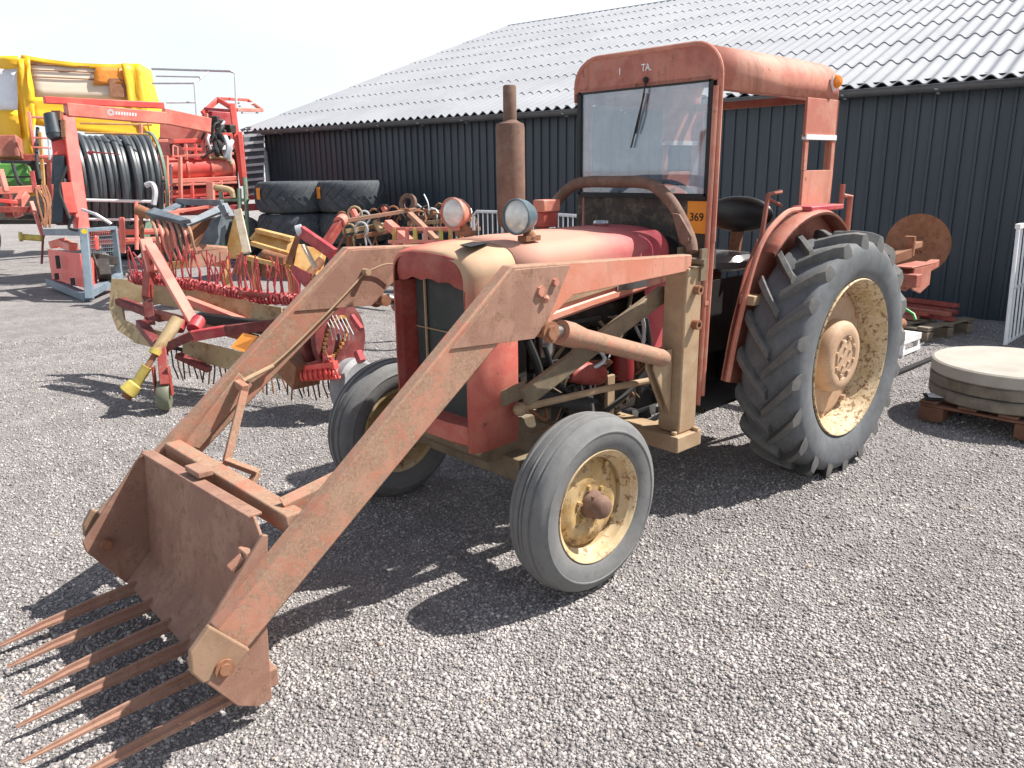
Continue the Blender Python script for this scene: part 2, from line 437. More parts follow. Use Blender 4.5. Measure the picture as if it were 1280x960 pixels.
# ---------------------------------------------------------------- long barn
BD = V((.1607,-.9870,0)); BN = V((-.9870,-.1607,0)); B0 = V((-5.275,-.014,0))   # along the wall (away), into the barn
S0, S1 = -14.0, 12.38; EAVE = 2.36; SLOPE = math.tan(math.radians(18.84)); RUN = 8.0
def bp(s, n, z): return B0 + BD*s + BN*n + V((0,0,z))
barn = empty('barn', bp(0,0,0))
tag(barn, 'long low barn with dark ribbed walls and pale corrugated roof', 'barn')
t = NT('dark_cladding'); c = t.coord('Object')
n1 = t.noise(t.coord('Object', (1,1,.12)), 3, 5, .6); n2 = t.noise(c, 1.1, 4)
colr = t.ramp(n1, [(.3,(.027,.041,.055)),(.7,(.047,.067,.084))])
colr = t.mix(t.ramp(t.noise(t.coord('Object', (1,1,.05)), 9, 7, .7), [(.52,0.0),(.72,.5)]), colr, (.06,.068,.074))
colr = t.mix(t.ramp(n2, [(.5,0.0),(.75,.25)]), colr, (.036,.045,.054))
t.set(Base_Color=colr, Roughness=.42); M['clad'] = t.m
cb = MB()
# trapezoid cladding: raised ribs every 290 mm with a small stiffener between
s = S0; top = []
pat = [(0,0),(.055,0),(.062,.024),(.088,.024),(.095,0),(.143,0)]
while s < S1-.1:
    for ds, dn in pat:
        if s+ds < S1: top.append((s+ds, dn))
    s += .1435
top.append((S1, 0))
cb.loft([[bp(a, -d, z) for a, d in top] for z in (-.05, EAVE+.06)])
# gable walls and far wall
for sg in (S0, S1):
    pts = [bp(sg,.01,-.05), bp(sg,2*RUN-.6,-.05), bp(sg,2*RUN-.6,EAVE+.1), bp(sg,RUN-.3,EAVE+(RUN-.3)*SLOPE), bp(sg,.01,EAVE+.06)]
    cb.add(pts, [(0,1,2,3,4)])
cb.add([bp(S0,2*RUN-.6,-.05),bp(S1,2*RUN-.6,-.05),bp(S1,2*RUN-.6,EAVE+.1),bp(S0,2*RUN-.6,EAVE+.1)],[(0,1,2,3)])
cb.build('wall', M['clad'], barn, smooth=0)
# roof of corrugated sheets laid in courses, each lapping the one below
t = NT('fibre_cement_roof'); c = t.coord('Object')
n1 = t.noise(c, .8, 7, .65); n2 = t.noise(c, 9, 6, .7); n3 = t.noise(t.coord('Object',(.15,1,1)), 5, 5)
k = t.ramp(n1, [(.3,(.25,.26,.285)),(.7,(.32,.332,.355))])
k = t.mix(t.ramp(n2, [(.52,0.0),(.75,.45)]), k, (.24,.245,.255))
t.set(Base_Color=k, Roughness=.8); t.bump(n2, .2, .004); M['roof'] = t.m
rb = MB(); PITCHC = .163; NC = 9; LC = (RUN+.3)/NC
npc = 8
ns = int((S1+.35-S0)/PITCHC*npc)
for ci in range(NC):
    for side in (0, 1):
        if side == 1 and ci not in (NC-1, 0, 4): continue
        r0, r1 = -.28+ci*LC, -.28+(ci+1)*LC+.10
        if ci == NC-1: r1 = RUN
        rows = []
        for rn, lift in ((r0, .016), (r1, 0.0)):
            row = []
            for i in range(ns+1):
                s = S0 + i*PITCHC/npc
                ph = 2*PI*i/npc
                nnn = rn if side == 0 else 2*RUN-.6-rn
                row.append(bp(s, nnn, EAVE+.075+rn*SLOPE+lift+.0235*math.cos(ph)))
            rows.append(row)
        if side == 1:
            rows = [[bp(S0, 2*RUN-.02-r, EAVE+.03+r*SLOPE), bp(S1+.3, 2*RUN-.02-r, EAVE+.03+r*SLOPE)] for r in ((-.28,RUN-.01) if ci == 0 else (0,0.01))]
            if ci != 0: continue
        # thickness: the butt edge of every course
        rows.insert(0, [p - V((0,0,.010)) for p in rows[0]])
        rb.loft(rows)
rb.build('roof', M['roof'], barn, smooth=50)
# ridge cap
rc = MB()
rc.tube([bp(S0,RUN-.03,EAVE+.066+RUN*SLOPE), bp(S1+.32,RUN-.03,EAVE+.066+RUN*SLOPE)], .03, 10)
rc.build('ridge_cap', M['roof'], barn)
# gutter: half-round, open at the top, plus fascia
M['gutter'] = plain('grey_gutter', (.11,.115,.12), .45, 0, .2, 4)
gt = MB(); prof = [(math.cos(a), math.sin(a)) for a in [PI+PI*i/10 for i in range(11)]]
GR = .068
for wth in (GR, GR-.006):
    gt.loft([[bp(s, -.235+wth*cx, EAVE-.045+wth*sz) for cx, sz in prof] for s in (S0, S1+.2)])
gt.tube([bp(S0,-.235-GR,EAVE-.043), bp(S1+.2,-.235-GR,EAVE-.043)], .009, 8)
gt.build('gutter', M['gutter'], barn)
fs_ = MB(); fs_.add([bp(S0,-.166,EAVE-.05),bp(S1+.1,-.166,EAVE-.05),bp(S1+.1,-.145,EAVE-.05),bp(S0,-.145,EAVE-.05),bp(S0,-.166,EAVE+.03),bp(S1+.1,-.166,EAVE+.03),bp(S1+.1,-.145,EAVE+.03),bp(S0,-.145,EAVE+.03)],[(0,1,2,3),(4,5,6,7),(0,1,5,4),(1,2,6,5),(2,3,7,6),(3,0,4,7)])
fs_.add([bp(S0,-.16,EAVE-.045),bp(S1+.1,-.16,EAVE-.045),bp(S1+.1,.02,EAVE+.03),bp(S0,.02,EAVE+.03)],[(0,1,2,3)])
fs_.build('fascia', M['black'], barn)
s = S0+.4
while s < S1:
    br = MB(); br.bar(bp(s,-.31,EAVE-.085), bp(s,-.17,EAVE-.125), .03, .006)
    br.build('gutter_bracket', M['galv'], barn); s += .9
dp = MB(); dp.tube([bp(S1-.12,-.235,EAVE-.05),bp(S1-.12,-.22,EAVE-.2),bp(S1-.12,-.09,EAVE-.42),bp(S1-.12,-.08,.05)], .04, 10)
dp.build('downpipe', M['galv'], barn)
# ================================================================ TRACTOR
T = empty('farm_tractor', (0,0,0))
tag(T, 'old faded red tractor with an open cab and a rusty front fork loader', 'tractor')
def Ym(p): return (p[0], -p[1], p[2])

# ---- rear wheels
def rear_wheel(sgn):
    c = V((0, sgn*.665, .613)); ax = V((0, sgn, 0))
    wl = empty('rear_wheel', c, T)
    R = .612
    half = [(.398,.118),(.402,.128),(.425,.142),(.46,.152),(.50,.157),(.54,.155),(.567,.147),(.583,.132),(.590,.11),(.594,.06),(.596,0)]
    prof = half + [(r,-h) for r, h in reversed(half[:-1])]
    tb = MB(); tb.lathe(prof, c, ax, 96)
    # a few moulded rings on the sidewall
    ty = tb.build('tyre', M['tyre'], wl, smooth=50)
    lb = MB(); NL = 20
    rr_ = random.Random(11)
    for sd in (1, -1):
        for k in range(NL):
            th0 = 2*PI*(k + (0 if sd > 0 else .5))/NL
            rows = []
            stn = [0,.18,.4,.62,.82,1.0,1.09,1.15]
            wear = rr_.uniform(-.002,.002)
            for i, tt in enumerate(stn):
                y = sd*(-.012 + min(tt,1.0)*.160)
                th = th0 + .28*(tt**1.05)
                drop = 0 if tt <= .8 else (tt-.8)*.05
                if tt > 1.0: y = sd*(.149 + .004*(tt-1)/.15); drop += (tt-1.0)*.25
                rb0 = (.588 if abs(y) < .1 else .575) - (0 if tt <= 1 else (tt-1)*.55)
                rt = .633 - drop - (.004 if abs(y) < .02 else 0) + wear
                hwb = (.033 + .003*tt)/.6; hwt = (.0165 + .004*tt)/.6
                if tt > 1.1: hwt *= .7
                for_r = []
                for r_, hw in ((rb0,-hwb),(rt,-hwt),(rt,hwt),(rb0,hwb)):
                    a = th + hw
                    # angle measured from straight ahead up over the top
                    for_r.append(c + V((r_*math.cos(a), sgn*y, r_*math.sin(a))))
                rows.append(for_r)
            lb.loft(rows, closed=False)
            n0 = len(lb.v)
            lb.add(rows[0], [(0,1,2,3)]); lb.add(rows[-1], [(3,2,1,0)])
    lb.build('tread_lugs', M['lug'], ty, smooth=30, bevel=.004, seg=1)
    rm = MB()
    rm.lathe([(.398,.118),(.404,.136),(.400,.143),(.392,.140),(.384,.126),(.372,.112),(.363,.09),(.358,.05),(.346,.035),(.342,-.02),(.345,-.07),(.36,-.10),(.385,-.125),(.40,-.13)], c, ax, 96)
    rim = rm.build('rim', M['rimrear'], wl, smooth=40)
    db = MB()
    db.lathe([(.343,.0),(.33,.012),(.30,.020),(.255,.010),(.20,.022),(.16,.022)], c, ax, 72)
    for k in range(8):
        a = 2*PI*k/8+.2
        p = c + V((.315*math.cos(a), sgn*.012, .315*math.sin(a)))
        db.bar(p-V((0,0,0)), p+V((.03*math.cos(a),0,.03*math.sin(a))), .05, .02, up=ax)
        db.hexbolt(p+ax*.008, ax, .016, .022)
    for k in range(6):
        a = 2*PI*k/6+.5
        db.lathe([(0,0),(.016,0),(.016,.004),(0,.004)], c+V((.23*math.cos(a), sgn*.012, .23*math.sin(a))), ax, 12)
    db.build('wheel_disc', M['hub'], rim, smooth=40)
    hb = MB()
    hb.lathe([(.19,.012),(.188,.05),(.180,.082),(.165,.098),(.135,.104),(.112,.100),(.108,.092),(.085,.092),(.083,.100),(0,.100)], c, ax, 64)
    for k in range(8):
        a = 2*PI*k/8+.3
        hb.hexbolt(c+V((.098*math.cos(a), sgn*.092, .098*math.sin(a))), ax, .0125, .016)
    for k in range(5):
        a = 2*PI*k/5+.1
        hb.hexbolt(c+V((.05*math.cos(a), sgn*.099, .05*math.sin(a))), ax, .010, .010)
    hb.build('hub', M['hub'], wl, smooth=40, bevel=.002, seg=1)
for sg in (1,-1): rear_wheel(sg)

# ---- front wheels
def front_wheel(sgn):
    c = V((1.82, sgn*.637, .339)); ax = V((0, sgn, 0))
    wl = empty('front_wheel', c, T)
    half = [(.213,.062),(.218,.070),(.235,.080),(.262,.088),(.288,.089),(.290,.0915),(.294,.0915),(.297,.088),(.312,.083),(.325,.074),(.334,.063),(.338,.052),(.3395,.049),(.334,.044),(.334,.038),(.341,.034),(.344,.020),(.3445,.012),(.337,.009),(.337,.006),(.346,.003),(.348,0)]
    prof = half + [(r,-h) for r, h in reversed(half[:-1])]
    tb = MB(); tb.lathe(prof, c, ax, 96); ty = tb.build('tyre', M['fronttyre'], wl, smooth=40)
    rm = MB(); rm.lathe([(.213,.060),(.221,.070),(.219,.077),(.213,.075),(.207,.066),(.197,.058),(.193,.035),(.180,.022),(.178,-.03),(.195,-.06),(.214,-.066)], c, ax, 72)
    rim = rm.build('rim', M['cream'], wl, smooth=40)
    db = MB(); db.lathe([(.180,.0),(.165,.012),(.145,.028),(.125,.036),(.105,.036),(.085,.028),(.05,.028)], c, ax, 64)
    for k in range(6):
        a = 2*PI*k/6+.3; db.hexbolt(c+V((.072*math.cos(a), sgn*.027, .072*math.sin(a))), ax, .010, .014)
    for k in range(4):
        a = 2*PI*k/4+.6
        p = c+V((.163*math.cos(a), sgn*.012, .163*math.sin(a))); db.hexbolt(p, ax, .011, .014)
    db.build('wheel_disc', M['hubfront'], rim, smooth=40)
    hb = MB(); hb.lathe([(.056,.026),(.054,.05),(.047,.064),(.045,.085),(.036,.101),(.028,.106),(.0,.107)], c, ax, 40)
    for k in range(6):
        a = 2*PI*k/6; hb.hexbolt(c+V((.046*math.cos(a), sgn*.048, .046*math.sin(a))), ax, .007, .02)
    hb.build('hub', M['rustexh'], wl, smooth=40)
for sg in (1,-1): front_wheel(sg)

# ---- front axle
b = MB()
b.bar((1.80,-.30,.37),(1.80,.30,.37),.10,.10); b.bar((1.80,.30,.37),(1.81,.56,.345),.085,.085); b.bar((1.80,-.30,.37),(1.81,-.56,.345),.085,.085)
b.tube([(1.81,.53,.26),(1.79,.53,.52)], .035, 14); b.tube([(1.81,-.53,.26),(1.79,-.53,.52)], .035, 14)
b.tube([(1.81,.5,.335),(1.82,.64,.339)], .03, 12); b.tube([(1.81,-.5,.335),(1.82,-.64,.339)], .03, 12)
b.bar((1.77,.53,.50),(1.62,.50,.52),.04,.03); b.bar((1.77,-.53,.50),(1.62,-.50,.52),.04,.03)
b.bar((1.62,-.5,.52),(1.62,.5,.52),.022,.022)
b.build('front_axle', M['olive'], T, bevel=.006)
b = MB()   # cast support that carries engine and radiator
b.loft([[(x,-wd,z0),(x,wd,z0),(x,wd,z1),(x,-wd,z1)] for x,wd,z0,z1 in ((1.45,.13,.42,.56),(1.62,.20,.38,.56),(1.92,.20,.40,.56),(2.0,.16,.45,.56))], closed=True)
b.add([(1.45,-.13,.42),(1.45,.13,.42),(1.45,.13,.56),(1.45,-.13,.56)],[(0,1,2,3)])
b.add([(2.0,-.16,.45),(2.0,.16,.45),(2.0,.16,.56),(2.0,-.16,.56)],[(3,2,1,0)])
b.build('axle_support', M['olive'], T, bevel=.012)

# ---- bonnet and nose
def section(wd, zside, ztop, rad, zb, n=8, crown=.02):
    half = [(wd, zb), (wd+.004, (zb+zside)/2), (wd, zside)]
    for i in range(1, n+1):
        a = PI/2*i/n
        half.append((wd - rad + rad*math.cos(a), zside + (ztop-crown-zside)*math.sin(a)))
    half.append((wd*.4, ztop-.004)); half.append((0, ztop))
    return half + [(-y, z) for y, z in reversed(half[:-1])]
b = MB(); rows = []
for x, wd, zt, zb in ((.84,.262,1.285,1.045),(.87,.272,1.297,1.04),(1.05,.276,1.300,1.02),(1.4,.278,1.300,.985),(1.65,.279,1.296,.957),(1.826,.279,1.290,.935)):
    rows.append([(x, y, z) for y, z in section(wd, zt-.10, zt, .085, zb, crown=.016)])
b.loft(rows)
bon = b.build('bonnet', M['bonnet'], T, smooth=50, solid=.004)
for sg in (1,-1):
    b = MB(); b.prism([(x, sg*.262, z) for x, z in ((.80,1.10),(1.02,1.04),(1.00,.80),(.94,.73),(.80,.73))], (0, sg*.006, 0)); b.build('cowl_side', M['hoodred'], T, smooth=0, bevel=.002)
# pressed ridge and trim strip down each side of the bonnet
for sg in (1,-1):
    b = MB(); b.loft([[(x, sg*(.281+dy), z0+dz) for dy, dz in ((0,0),(.010,.006),(.010,.030),(0,.036))] for x, z0 in ((.86,1.095),(1.82,1.00))])
    b.build('side_trim', M['tan'], bon, smooth=0)
    b = MB(); b.loft([[(x, sg*(.2775+dy), z0+dz) for dy, dz in ((0,0),(.014,.008),(.012,.03),(0,.04))] for x, z0 in ((.86,1.046),(1.4,.992),(1.82,.94))])
    b.build('side_moulding', M['beam'], bon, smooth=0)
# maker's lettering plate rests on the bonnet side
b = MB(); b.box((1.03,.2835,1.04),(1.24,.292,1.085)); b.build('name_badge', M['chrome'], bon, bevel=.003)
b = MB(); b.lathe([(0,0),(.035,0),(.04,.012),(.034,.024),(0,.026)], (1.02,0,1.30), (0,0,1), 24); b.build('filler_cap', M['chrome'], bon)

b = MB(); rows = []
for x, dw, zt, zb in ((1.832,0,1.288,.50),(1.93,-.001,1.281,.495),(1.985,-.006,1.275,.49),(2.022,-.018,1.270,.488),(2.043,-.034,1.264,.487),(2.054,-.052,1.252,.487)):
    rows.append([(x, y, z) for y, z in section(.280+dw, zt-.098, zt, .085, zb, crown=.016)])
b.loft(rows)
nose = b.build('nose_cowl', M['nose'], T, smooth=60, solid=.005)
# grille surround: top lip, posts and the bumper below
b = MB(); n = 14; top = []; bot = []
for i in range(n+1):
    y = -.236 + .472*i/n; k = abs(y)/.236
    top.append((2.056-.03*k**5, y, 1.256-.045*k**5-.008*k)); bot.append((2.05-.03*k**5, y, 1.150 - .035*k**3 + .006*math.sin(i*1.9)))
rows = [[(p[0]-.03, p[1], p[2]) for p in top], top, [(2.060-.03*(abs(a[1])/.236)**5, (a[1]+c_[1])/2, a[2]*.5+c_[2]*.5) for a, c_ in zip(top, bot)], bot, [(p[0]-.05, p[1], p[2]+.01) for p in bot]]
b.loft(rows); b.build('grille_lip', M['darkred'], nose, smooth=60)
for sg in (1,-1):
    b = MB(); b.loft([[(2.046,sg*.238,z),(2.054,sg*.231,z),(2.02,sg*.222,z),(1.93,sg*.215,z)] for z in (.57,1.125)]); b.build('grille_post', M['darkred'], nose, smooth=0, solid=.004)
b = MB(); rows = []
for yy in (-.245,-.21,-.1,0,.1,.21,.245):
    k = (abs(yy)/.245)**3; rows.append([(2.055-.03*k, yy, .585),(2.064-.03*k, yy, .56),(2.058-.03*k, yy, .51),(2.02-.03*k, yy, .487),(1.96, yy, .49),(1.96,yy,.585)])
b.loft(rows, closed=True); b.build('lower_panel', M['nose'], nose, smooth=40)
# radiator behind a dusty screen
t = NT('radiator_screen'); c = t.coord('Object')
wv = t.n('ShaderNodeTexBrick'); wv.inputs['Scale'].default_value = 160; wv.inputs['Color1'].default_value = (.035,.042,.042,1); wv.inputs['Color2'].default_value = (.045,.052,.052,1); wv.inputs['Mortar'].default_value = (.012,.014,.014,1); wv.offset = 0
mpn = t.n('ShaderNodeMapping'); mpn.inputs['Rotation'].default_value = (0, PI/2, 0); t.l(c, mpn.inputs[0]); t.l(mpn.outputs[0], wv.inputs['Vector'])
kk = t.mix(t.ramp(t.noise(c, 9, 7, .7), [(.45,0.0),(.75,.35)]), wv.outputs['Color'], (.11,.115,.105))
t.set(Base_Color=kk, Roughness=.7); M['screen'] = t.m
b = MB(); b.box((1.955,-.2,.57),(1.962,.2,1.17)); b.build('radiator_screen', M['screen'], T)
b = MB(); b.tube([(1.972,-.125,.66),(1.972,-.125,1.14)], .006, 6); b.tube([(1.972,-.19,.93),(1.972,.19,.93)], .003, 6); b.build('screen_rod', M['tan'], nose)
# dark tear in the sheet near the front of the bonnet
HOLE = [tuple(atz(*q, 1.2885)) for q in ((574,306),(592,301.5),(612,303),(588,308.5))]
b = MB(); b.add([(HX,HY,HZ-.004) for HX,HY,HZ in HOLE],[(0,1,2,3)])
b.add(HOLE,[(0,1,2,3)]); b.build('bonnet_tear', M['black'], nose, smooth=0)

# weld beads, bolts and small fittings that break up the flat steel
for sg in (1,-1):
    b = MB(); b.tube([(1.95,sg*.556,1.12),(1.955,sg*.567,1.118)], [.016,.008], 8); b.build('weld_stub', M['cab'], T)
# ---- engine and gearbox
b = MB()
b.box((.92,-.16,.42),(1.72,.16,.72)); b.box((.98,-.13,.72),(1.62,.13,.96)); b.box((1.70,-.20,.60),(1.90,.20,1.2))
for i in range(4): b.box((1.0+.15*i,.13,.60),(1.1+.15*i,.175,.70))
b.box((1.2,.16,.46),(1.45,.20,.58))
b.build('engine_block', M['engine'], T, bevel=.012)
b = MB(); b.tube([(1.05,.16,.82),(1.55,.17,.84)], .035, 12); b.tube([(1.3,.17,.83),(1.32,.2,.72)], .025, 10)
for i in range(4): b.tube([(1.08+.15*i,.1,.86),(1.08+.15*i,.17,.83)], .024, 8)
b.build('manifold', M['engine'], T)
b = MB(); b.tube([(1.30,.24,.67),(1.42,.25,.70),(1.50,.24,.71)], [.05,.052,.036], 18); b.build('fuel_pump', M['darkred'], T)
b = MB(); b.lathe([(0,0),(.05,0),(.052,.02),(.052,.14),(.044,.16),(0,.165)], (1.13,.24,.62), (0,0,1), 24); b.build('oil_filter', plain('filter_red',(.22,.02,.022),.5), T)
b = MB(); b.lathe([(0,0),(.035,0),(.045,.03),(.045,.10),(.05,.105),(.05,.13),(0,.135)], (1.60,.20,.80), (0,0,1), 20); b.build('fuel_filter', M['chrome'], T)
pr = random.Random(4)
for pts, r, mt in [([(1.75,.25,.9),(1.70,.27,.75),(1.72,.26,.62)],.018,'rubberblack'),([(1.55,.2,.9),(1.4,.26,.82),(1.25,.24,.80),(1.1,.25,.9)],.008,'galv'),
                   ([(1.66,.26,.86),(1.60,.28,.7),(1.5,.27,.62),(1.35,.27,.56)],.011,'rubberblack'),([(1.2,.26,.86),(1.14,.31,.95),(1.06,.30,.86),(1.05,.28,.7)],.010,'galv'),
                   ([(1.05,.3,.9),(1.02,.31,.72),(1.1,.3,.6),(1.3,.28,.5)],.012,'rubberblack'),([(1.8,.24,.72),(1.68,.28,.66),(1.5,.29,.6)],.009,'tan'),
                   ([(1.72,.23,.98),(1.55,.25,.94),(1.3,.24,.93)],.012,'rubberblack')]:
    b = MB(); b.tube(pts, r, 8, smooth=6); b.build('hose', M[mt], T)
for k in range(26):
    q_ = random.Random(k+200); x0, z0 = q_.uniform(1.0,1.75), q_.uniform(.5,.92)
    b = MB(); b.tube([(x0,.2+q_.uniform(0,.05),z0),(x0+q_.uniform(-.12,.12),.24+q_.uniform(0,.06),z0+q_.uniform(-.12,.12)),(x0+q_.uniform(-.25,.25),.2+q_.uniform(0,.05),z0+q_.uniform(-.15,.15))], q_.choice((.004,.006,.009)), 6, smooth=5); b.build('engine_pipe', M[q_.choice(('rubberblack','galv','olive','rubberblack','rusty'))], T)
for k in range(10):
    q_ = random.Random(k+300); b = MB(); b.lathe([(0,0),(.02,0),(.024,.01),(.018,.03),(0,.034)], (q_.uniform(1.0,1.65),.175,q_.uniform(.48,.9)), (0,1,0), 6 if k % 2 else 14); b.build('engine_boss', M[('engine','olive','galv')[k % 3]], T)
b = MB(); b.box((1.22,.25,.45),(1.27,.27,.66)); b.build('engine_bracket', M['tan'], T, bevel=.003)
b = MB(); b.tube([(1.75,.27,.66),(1.60,.28,.62),(1.42,.27,.56)], .03, 12, smooth=4); b.build('lower_hose', M['rubberblack'], T)
b = MB(); b.tube([(1.85,.32,.648),(1.4,.335,.635),(1.03,.345,.613)], .015, 10); b.ball((1.86,.32,.645),.028,8); b.ball((1.02,.345,.612),.026,8); b.build('drag_link', M['tan'], T)
b = MB(); b.box((-.25,-.17,.40),(.92,.17,.72)); b.box((-.32,-.22,.42),(.22,.22,.80)); b.tube([(0,-.60,.613),(0,.60,.613)], .075, 20)
b.box((.22,-.20,.72),(.45,.20,.80)); b.build('gearbox', M['black'], T, bevel=.02)
b = MB(); b.loft([[(x,y,z) for y, z in section(.25,1.17,1.26,.09,.78)] for x in (.70,.84)]); 
b.box((.52,-.22,.80),(.70,.22,1.22)); b.build('dashboard', M['black'], T, smooth=40)
b = MB(); b.box((.25,.19,.43),(.80,.47,.445)); b.box((.25,-.47,.43),(.80,-.19,.445)); b.bar((.8,-.47,.44),(.8,.47,.44),.02,.03); b.build('footplate', M['black'], T)
for sg in (1,-1): b = MB(); b.box((-.05,sg*.23-.005,.62),(.62,sg*.23+.005,1.0)); b.build('side_shield', M['black'], T)
b = MB(); b.tube([(.66,0,1.18),(.5,0,1.33)], .02, 10); b.tube([(.48+.0*math.cos(a)-.11*math.sin(a)*.0+.10*math.sin(a)*.55, .19*math.cos(a), 1.34+.19*math.sin(a)*.8) for a in [2*PI*i/32 for i in range(33)]], .012, 8, caps=False)
b.bar((.5,0,1.33),(.48,.18,1.34),.02,.008); b.bar((.5,0,1.33),(.48,-.18,1.34),.02,.008); b.build('steering_wheel', M['rubberblack'], T)

# ---- seat
M['vinyl'] = plain('black_vinyl', (.018,.018,.019), .38, 0, .3, 7, .1)
b = MB(); b.ball((-.13,.02,1.30),1.0,14,(.055,.215,.10)); b.build('backrest', M['vinyl'], T)
b = MB(); b.loft([[( .12+ .22*math.cos(a)*k, .02+.23*math.sin(a)*k, z) for a in [2*PI*i/28 for i in range(28)]] for k, z in ((.75,1.02),(1.0,1.04),(1.04,1.075),(.9,1.105),(.5,1.115),(.02,1.118))], closed=True)
b.build('seat_cushion', plain('worn_seat', (.16,.155,.15), .22, 0, .5, 5), T)
b = MB(); b.bar((-.10,.02,1.05),(-.14,.02,1.28),.07,.02,up=(1,0,0)); b.build('backrest_stay', M['rusty'], T); b = MB(); b.tube([(.12,.02,.8),(.12,.02,1.03)], .06, 14); b.build('seat_bracket', M['rusty'], T)

# ---- mudguards
for sg in (1,-1):
    b = MB(); rows = []
    RF = .70
    angs = [math.radians(a) for a in range(50, 150, 5)]
    for a in angs:
        r = RF*(1.0 + .045*max(0, math.sin(a))**2)
        x, z = r*math.cos(a)*.88, .613 + r*math.sin(a)
        outer = .595 - .05*abs(math.cos(a))
        rows.append([(x, sg*.465, z), (x, sg*(outer-.02), z), (x, sg*outer, z-.010), (x, sg*(outer-.001), z-.024)])
    b.loft(rows)
    side = [(.655,.56),(.60,.80),(.50,1.08),(.405,1.225)] + [(V(rw[0]).x, V(rw[0]).z) for rw in rows] + [(-.50,.75),(-.2,.45),(.3,.45)]
    b.prism([(x, sg*.466, z) for x, z in side], (0, -sg*.006, 0))
    fd = b.build('mudguard', M['fender'], T, smooth=40, solid=.003)
    # tube along the front edge and flat tread on top
    b = MB(); b.tube([(.66,sg*.50,.56),(.60,sg*.50,.80),(.50,sg*.50,1.08),(.40,sg*.50,1.235),(.22,sg*.50,1.335),(.08,sg*.50,1.345)], .014, 8, smooth=5)
    b.build('guard_tube', M['cab'], fd)
    b = MB(); b.box((-.27,sg*.50-.05,1.335),(.08,sg*.50+.06,1.362)); b.build('guard_top_plate', M['hoodred'], fd, bevel=.006)
    b = MB(); b.box((.47,sg*.50-.03,.92),(.55,sg*.50+.05,.965)); b.build('guard_bracket', M['tan'], fd, bevel=.004)
    b = MB()
    b.tube([(.16,sg*.34,1.2),(.12,sg*.34,1.42),(.0,sg*.34,1.43)], .013, 8); b.tube([(.13,sg*.34,1.40),(.02,sg*.36,1.36)], .010, 8)
    b.build('grab_handle', M['fender'], fd); b = MB()
    b.tube([(-.42,sg*.52,1.18),(-.42,sg*.52,1.395),(-.32,sg*.52,1.40)], .016, 8); b.tube([(-.32,sg*.52,1.36),(-.32,sg*.52,1.46)], .013, 8)
    b.build('grab_handle', M['fender'], fd)

# ---- cab
def rrect(hw, z0, z1, rad, n=8):
    pts = [(-hw, z0), (-hw, z1-rad)]
    for i in range(1, n): a = PI - PI/2*i/n; pts.append((-hw+rad+rad*math.cos(a), z1-rad+rad*math.sin(a)))
    pts.append((-hw+rad, z1)); pts.append((hw-rad, z1))
    for i in range(1, n): a = PI/2 - PI/2*i/n; pts.append((hw-rad+rad*math.cos(a), z1-rad+rad*math.sin(a)))
    pts += [(hw, z1-rad), (hw, z0)]
    return pts
b = MB()   # front header above the glass, curved top corners
out = [(y+(.017 if y < 0 else .006), z) for y, z in rrect(.432, 1.925, 2.085, .14)]
b.prism([(.735, y, z - .02*(y+.437)/.874*0) for y, z in out], (.022,0,0))
b.build('cab_header', M['fender'], T, smooth=30, bevel=.006)
# rim round the front edge
b = MB(); b.tube([(.750, y, z) for y, z in [(-.412,1.925)]+out[1:-1]+[(.438,1.23)]], .013, 10)
b.build('cab_front_frame', M['cab'], T)
for sg in (1,-1):
    yp = .43 if sg > 0 else -.372; xp = 0 if sg > 0 else -.05
    b = MB(); b.tube([(.742+xp,yp,1.93),(.745+xp,yp,1.23),(.765+xp,yp,.50)], .014, 10); b.tube([(.775+xp,yp+.002,1.9),(.785+xp,yp-.005,.45)], .012, 8)
    b.bar((.755+xp,yp,.95),(.79+xp,yp,.95),.02,.02); b.build('cab_front_post', M['cab'], T)
# roof shell
b = MB(); rows = []
for x, dz, dw in ((.757,0,0),(.2,-.002,0),(-.2,-.006,0),(-.335,-.009,-.001),(-.348,-.014,-.004)):
    rr2 = [(y+.008*(y<0)*2, z) for y, z in rrect(.442+dw, 1.888, 2.085+dz, .125)]
    rows.append([(x, y, z) for y, z in rr2])
b.loft(rows); rf = b.build('cab_roof', M['cab'], T, smooth=50, solid=.006)
b = MB(); 
for sg in (1,-1): b.bar((.74,sg*.425,1.90),(-.03,sg*.425,1.89),.025,.03); 
b.bar((.70,-.4,1.92),(.70,.4,1.92),.03,.03); b.bar((-.3,-.42,1.90),(-.3,.42,1.90),.03,.04); b.build('roof_frame', M['fender'], rf)
for sg in (1,-1):
    b = MB(); y0, y1 = sorted((sg*.428, sg*.444))
    b.box((-.34,y0,1.70),(-.015,y1,1.888)); b.box((-.345,y0,1.33),(-.03,y1,1.535)); b.box((-.06,y0,1.535),(-.025,y1,1.70)); b.box((-.345,y0,1.535),(-.31,y1,1.70))
    b.box((-.352,sg*.415-.029,1.33),(-.3465,sg*.415+.029,1.888))
    rp = b.build('rear_pillar', M['cab'], T, bevel=.004)
    b = MB(); b.box((-.345,min(y0,y1)-.004,1.687),(-.02,max(y0,y1)+.006,1.712)); b.build('pillar_strip', M['white'], rp)
    # lamps on the rear roof corners
    b = MB(); b.lathe([(0,0),(.03,0),(.033,.012),(.028,.028),(0,.034)], (-.275, sg*.445, 1.975), (.25,sg,0), 24)
    tm = plain('amber_lens', (.75,.22,.02), .2); b.build('indicator_lamp', tm, T)
    b = MB(); b.prism([(-.30,sg*.4435,1.995),(-.24,sg*.4435,2.0),(-.235,sg*.4435,1.965),(-.27,sg*.4435,1.925)], (0,sg*.012,0)); b.build('lamp_bracket', M['white'], T)
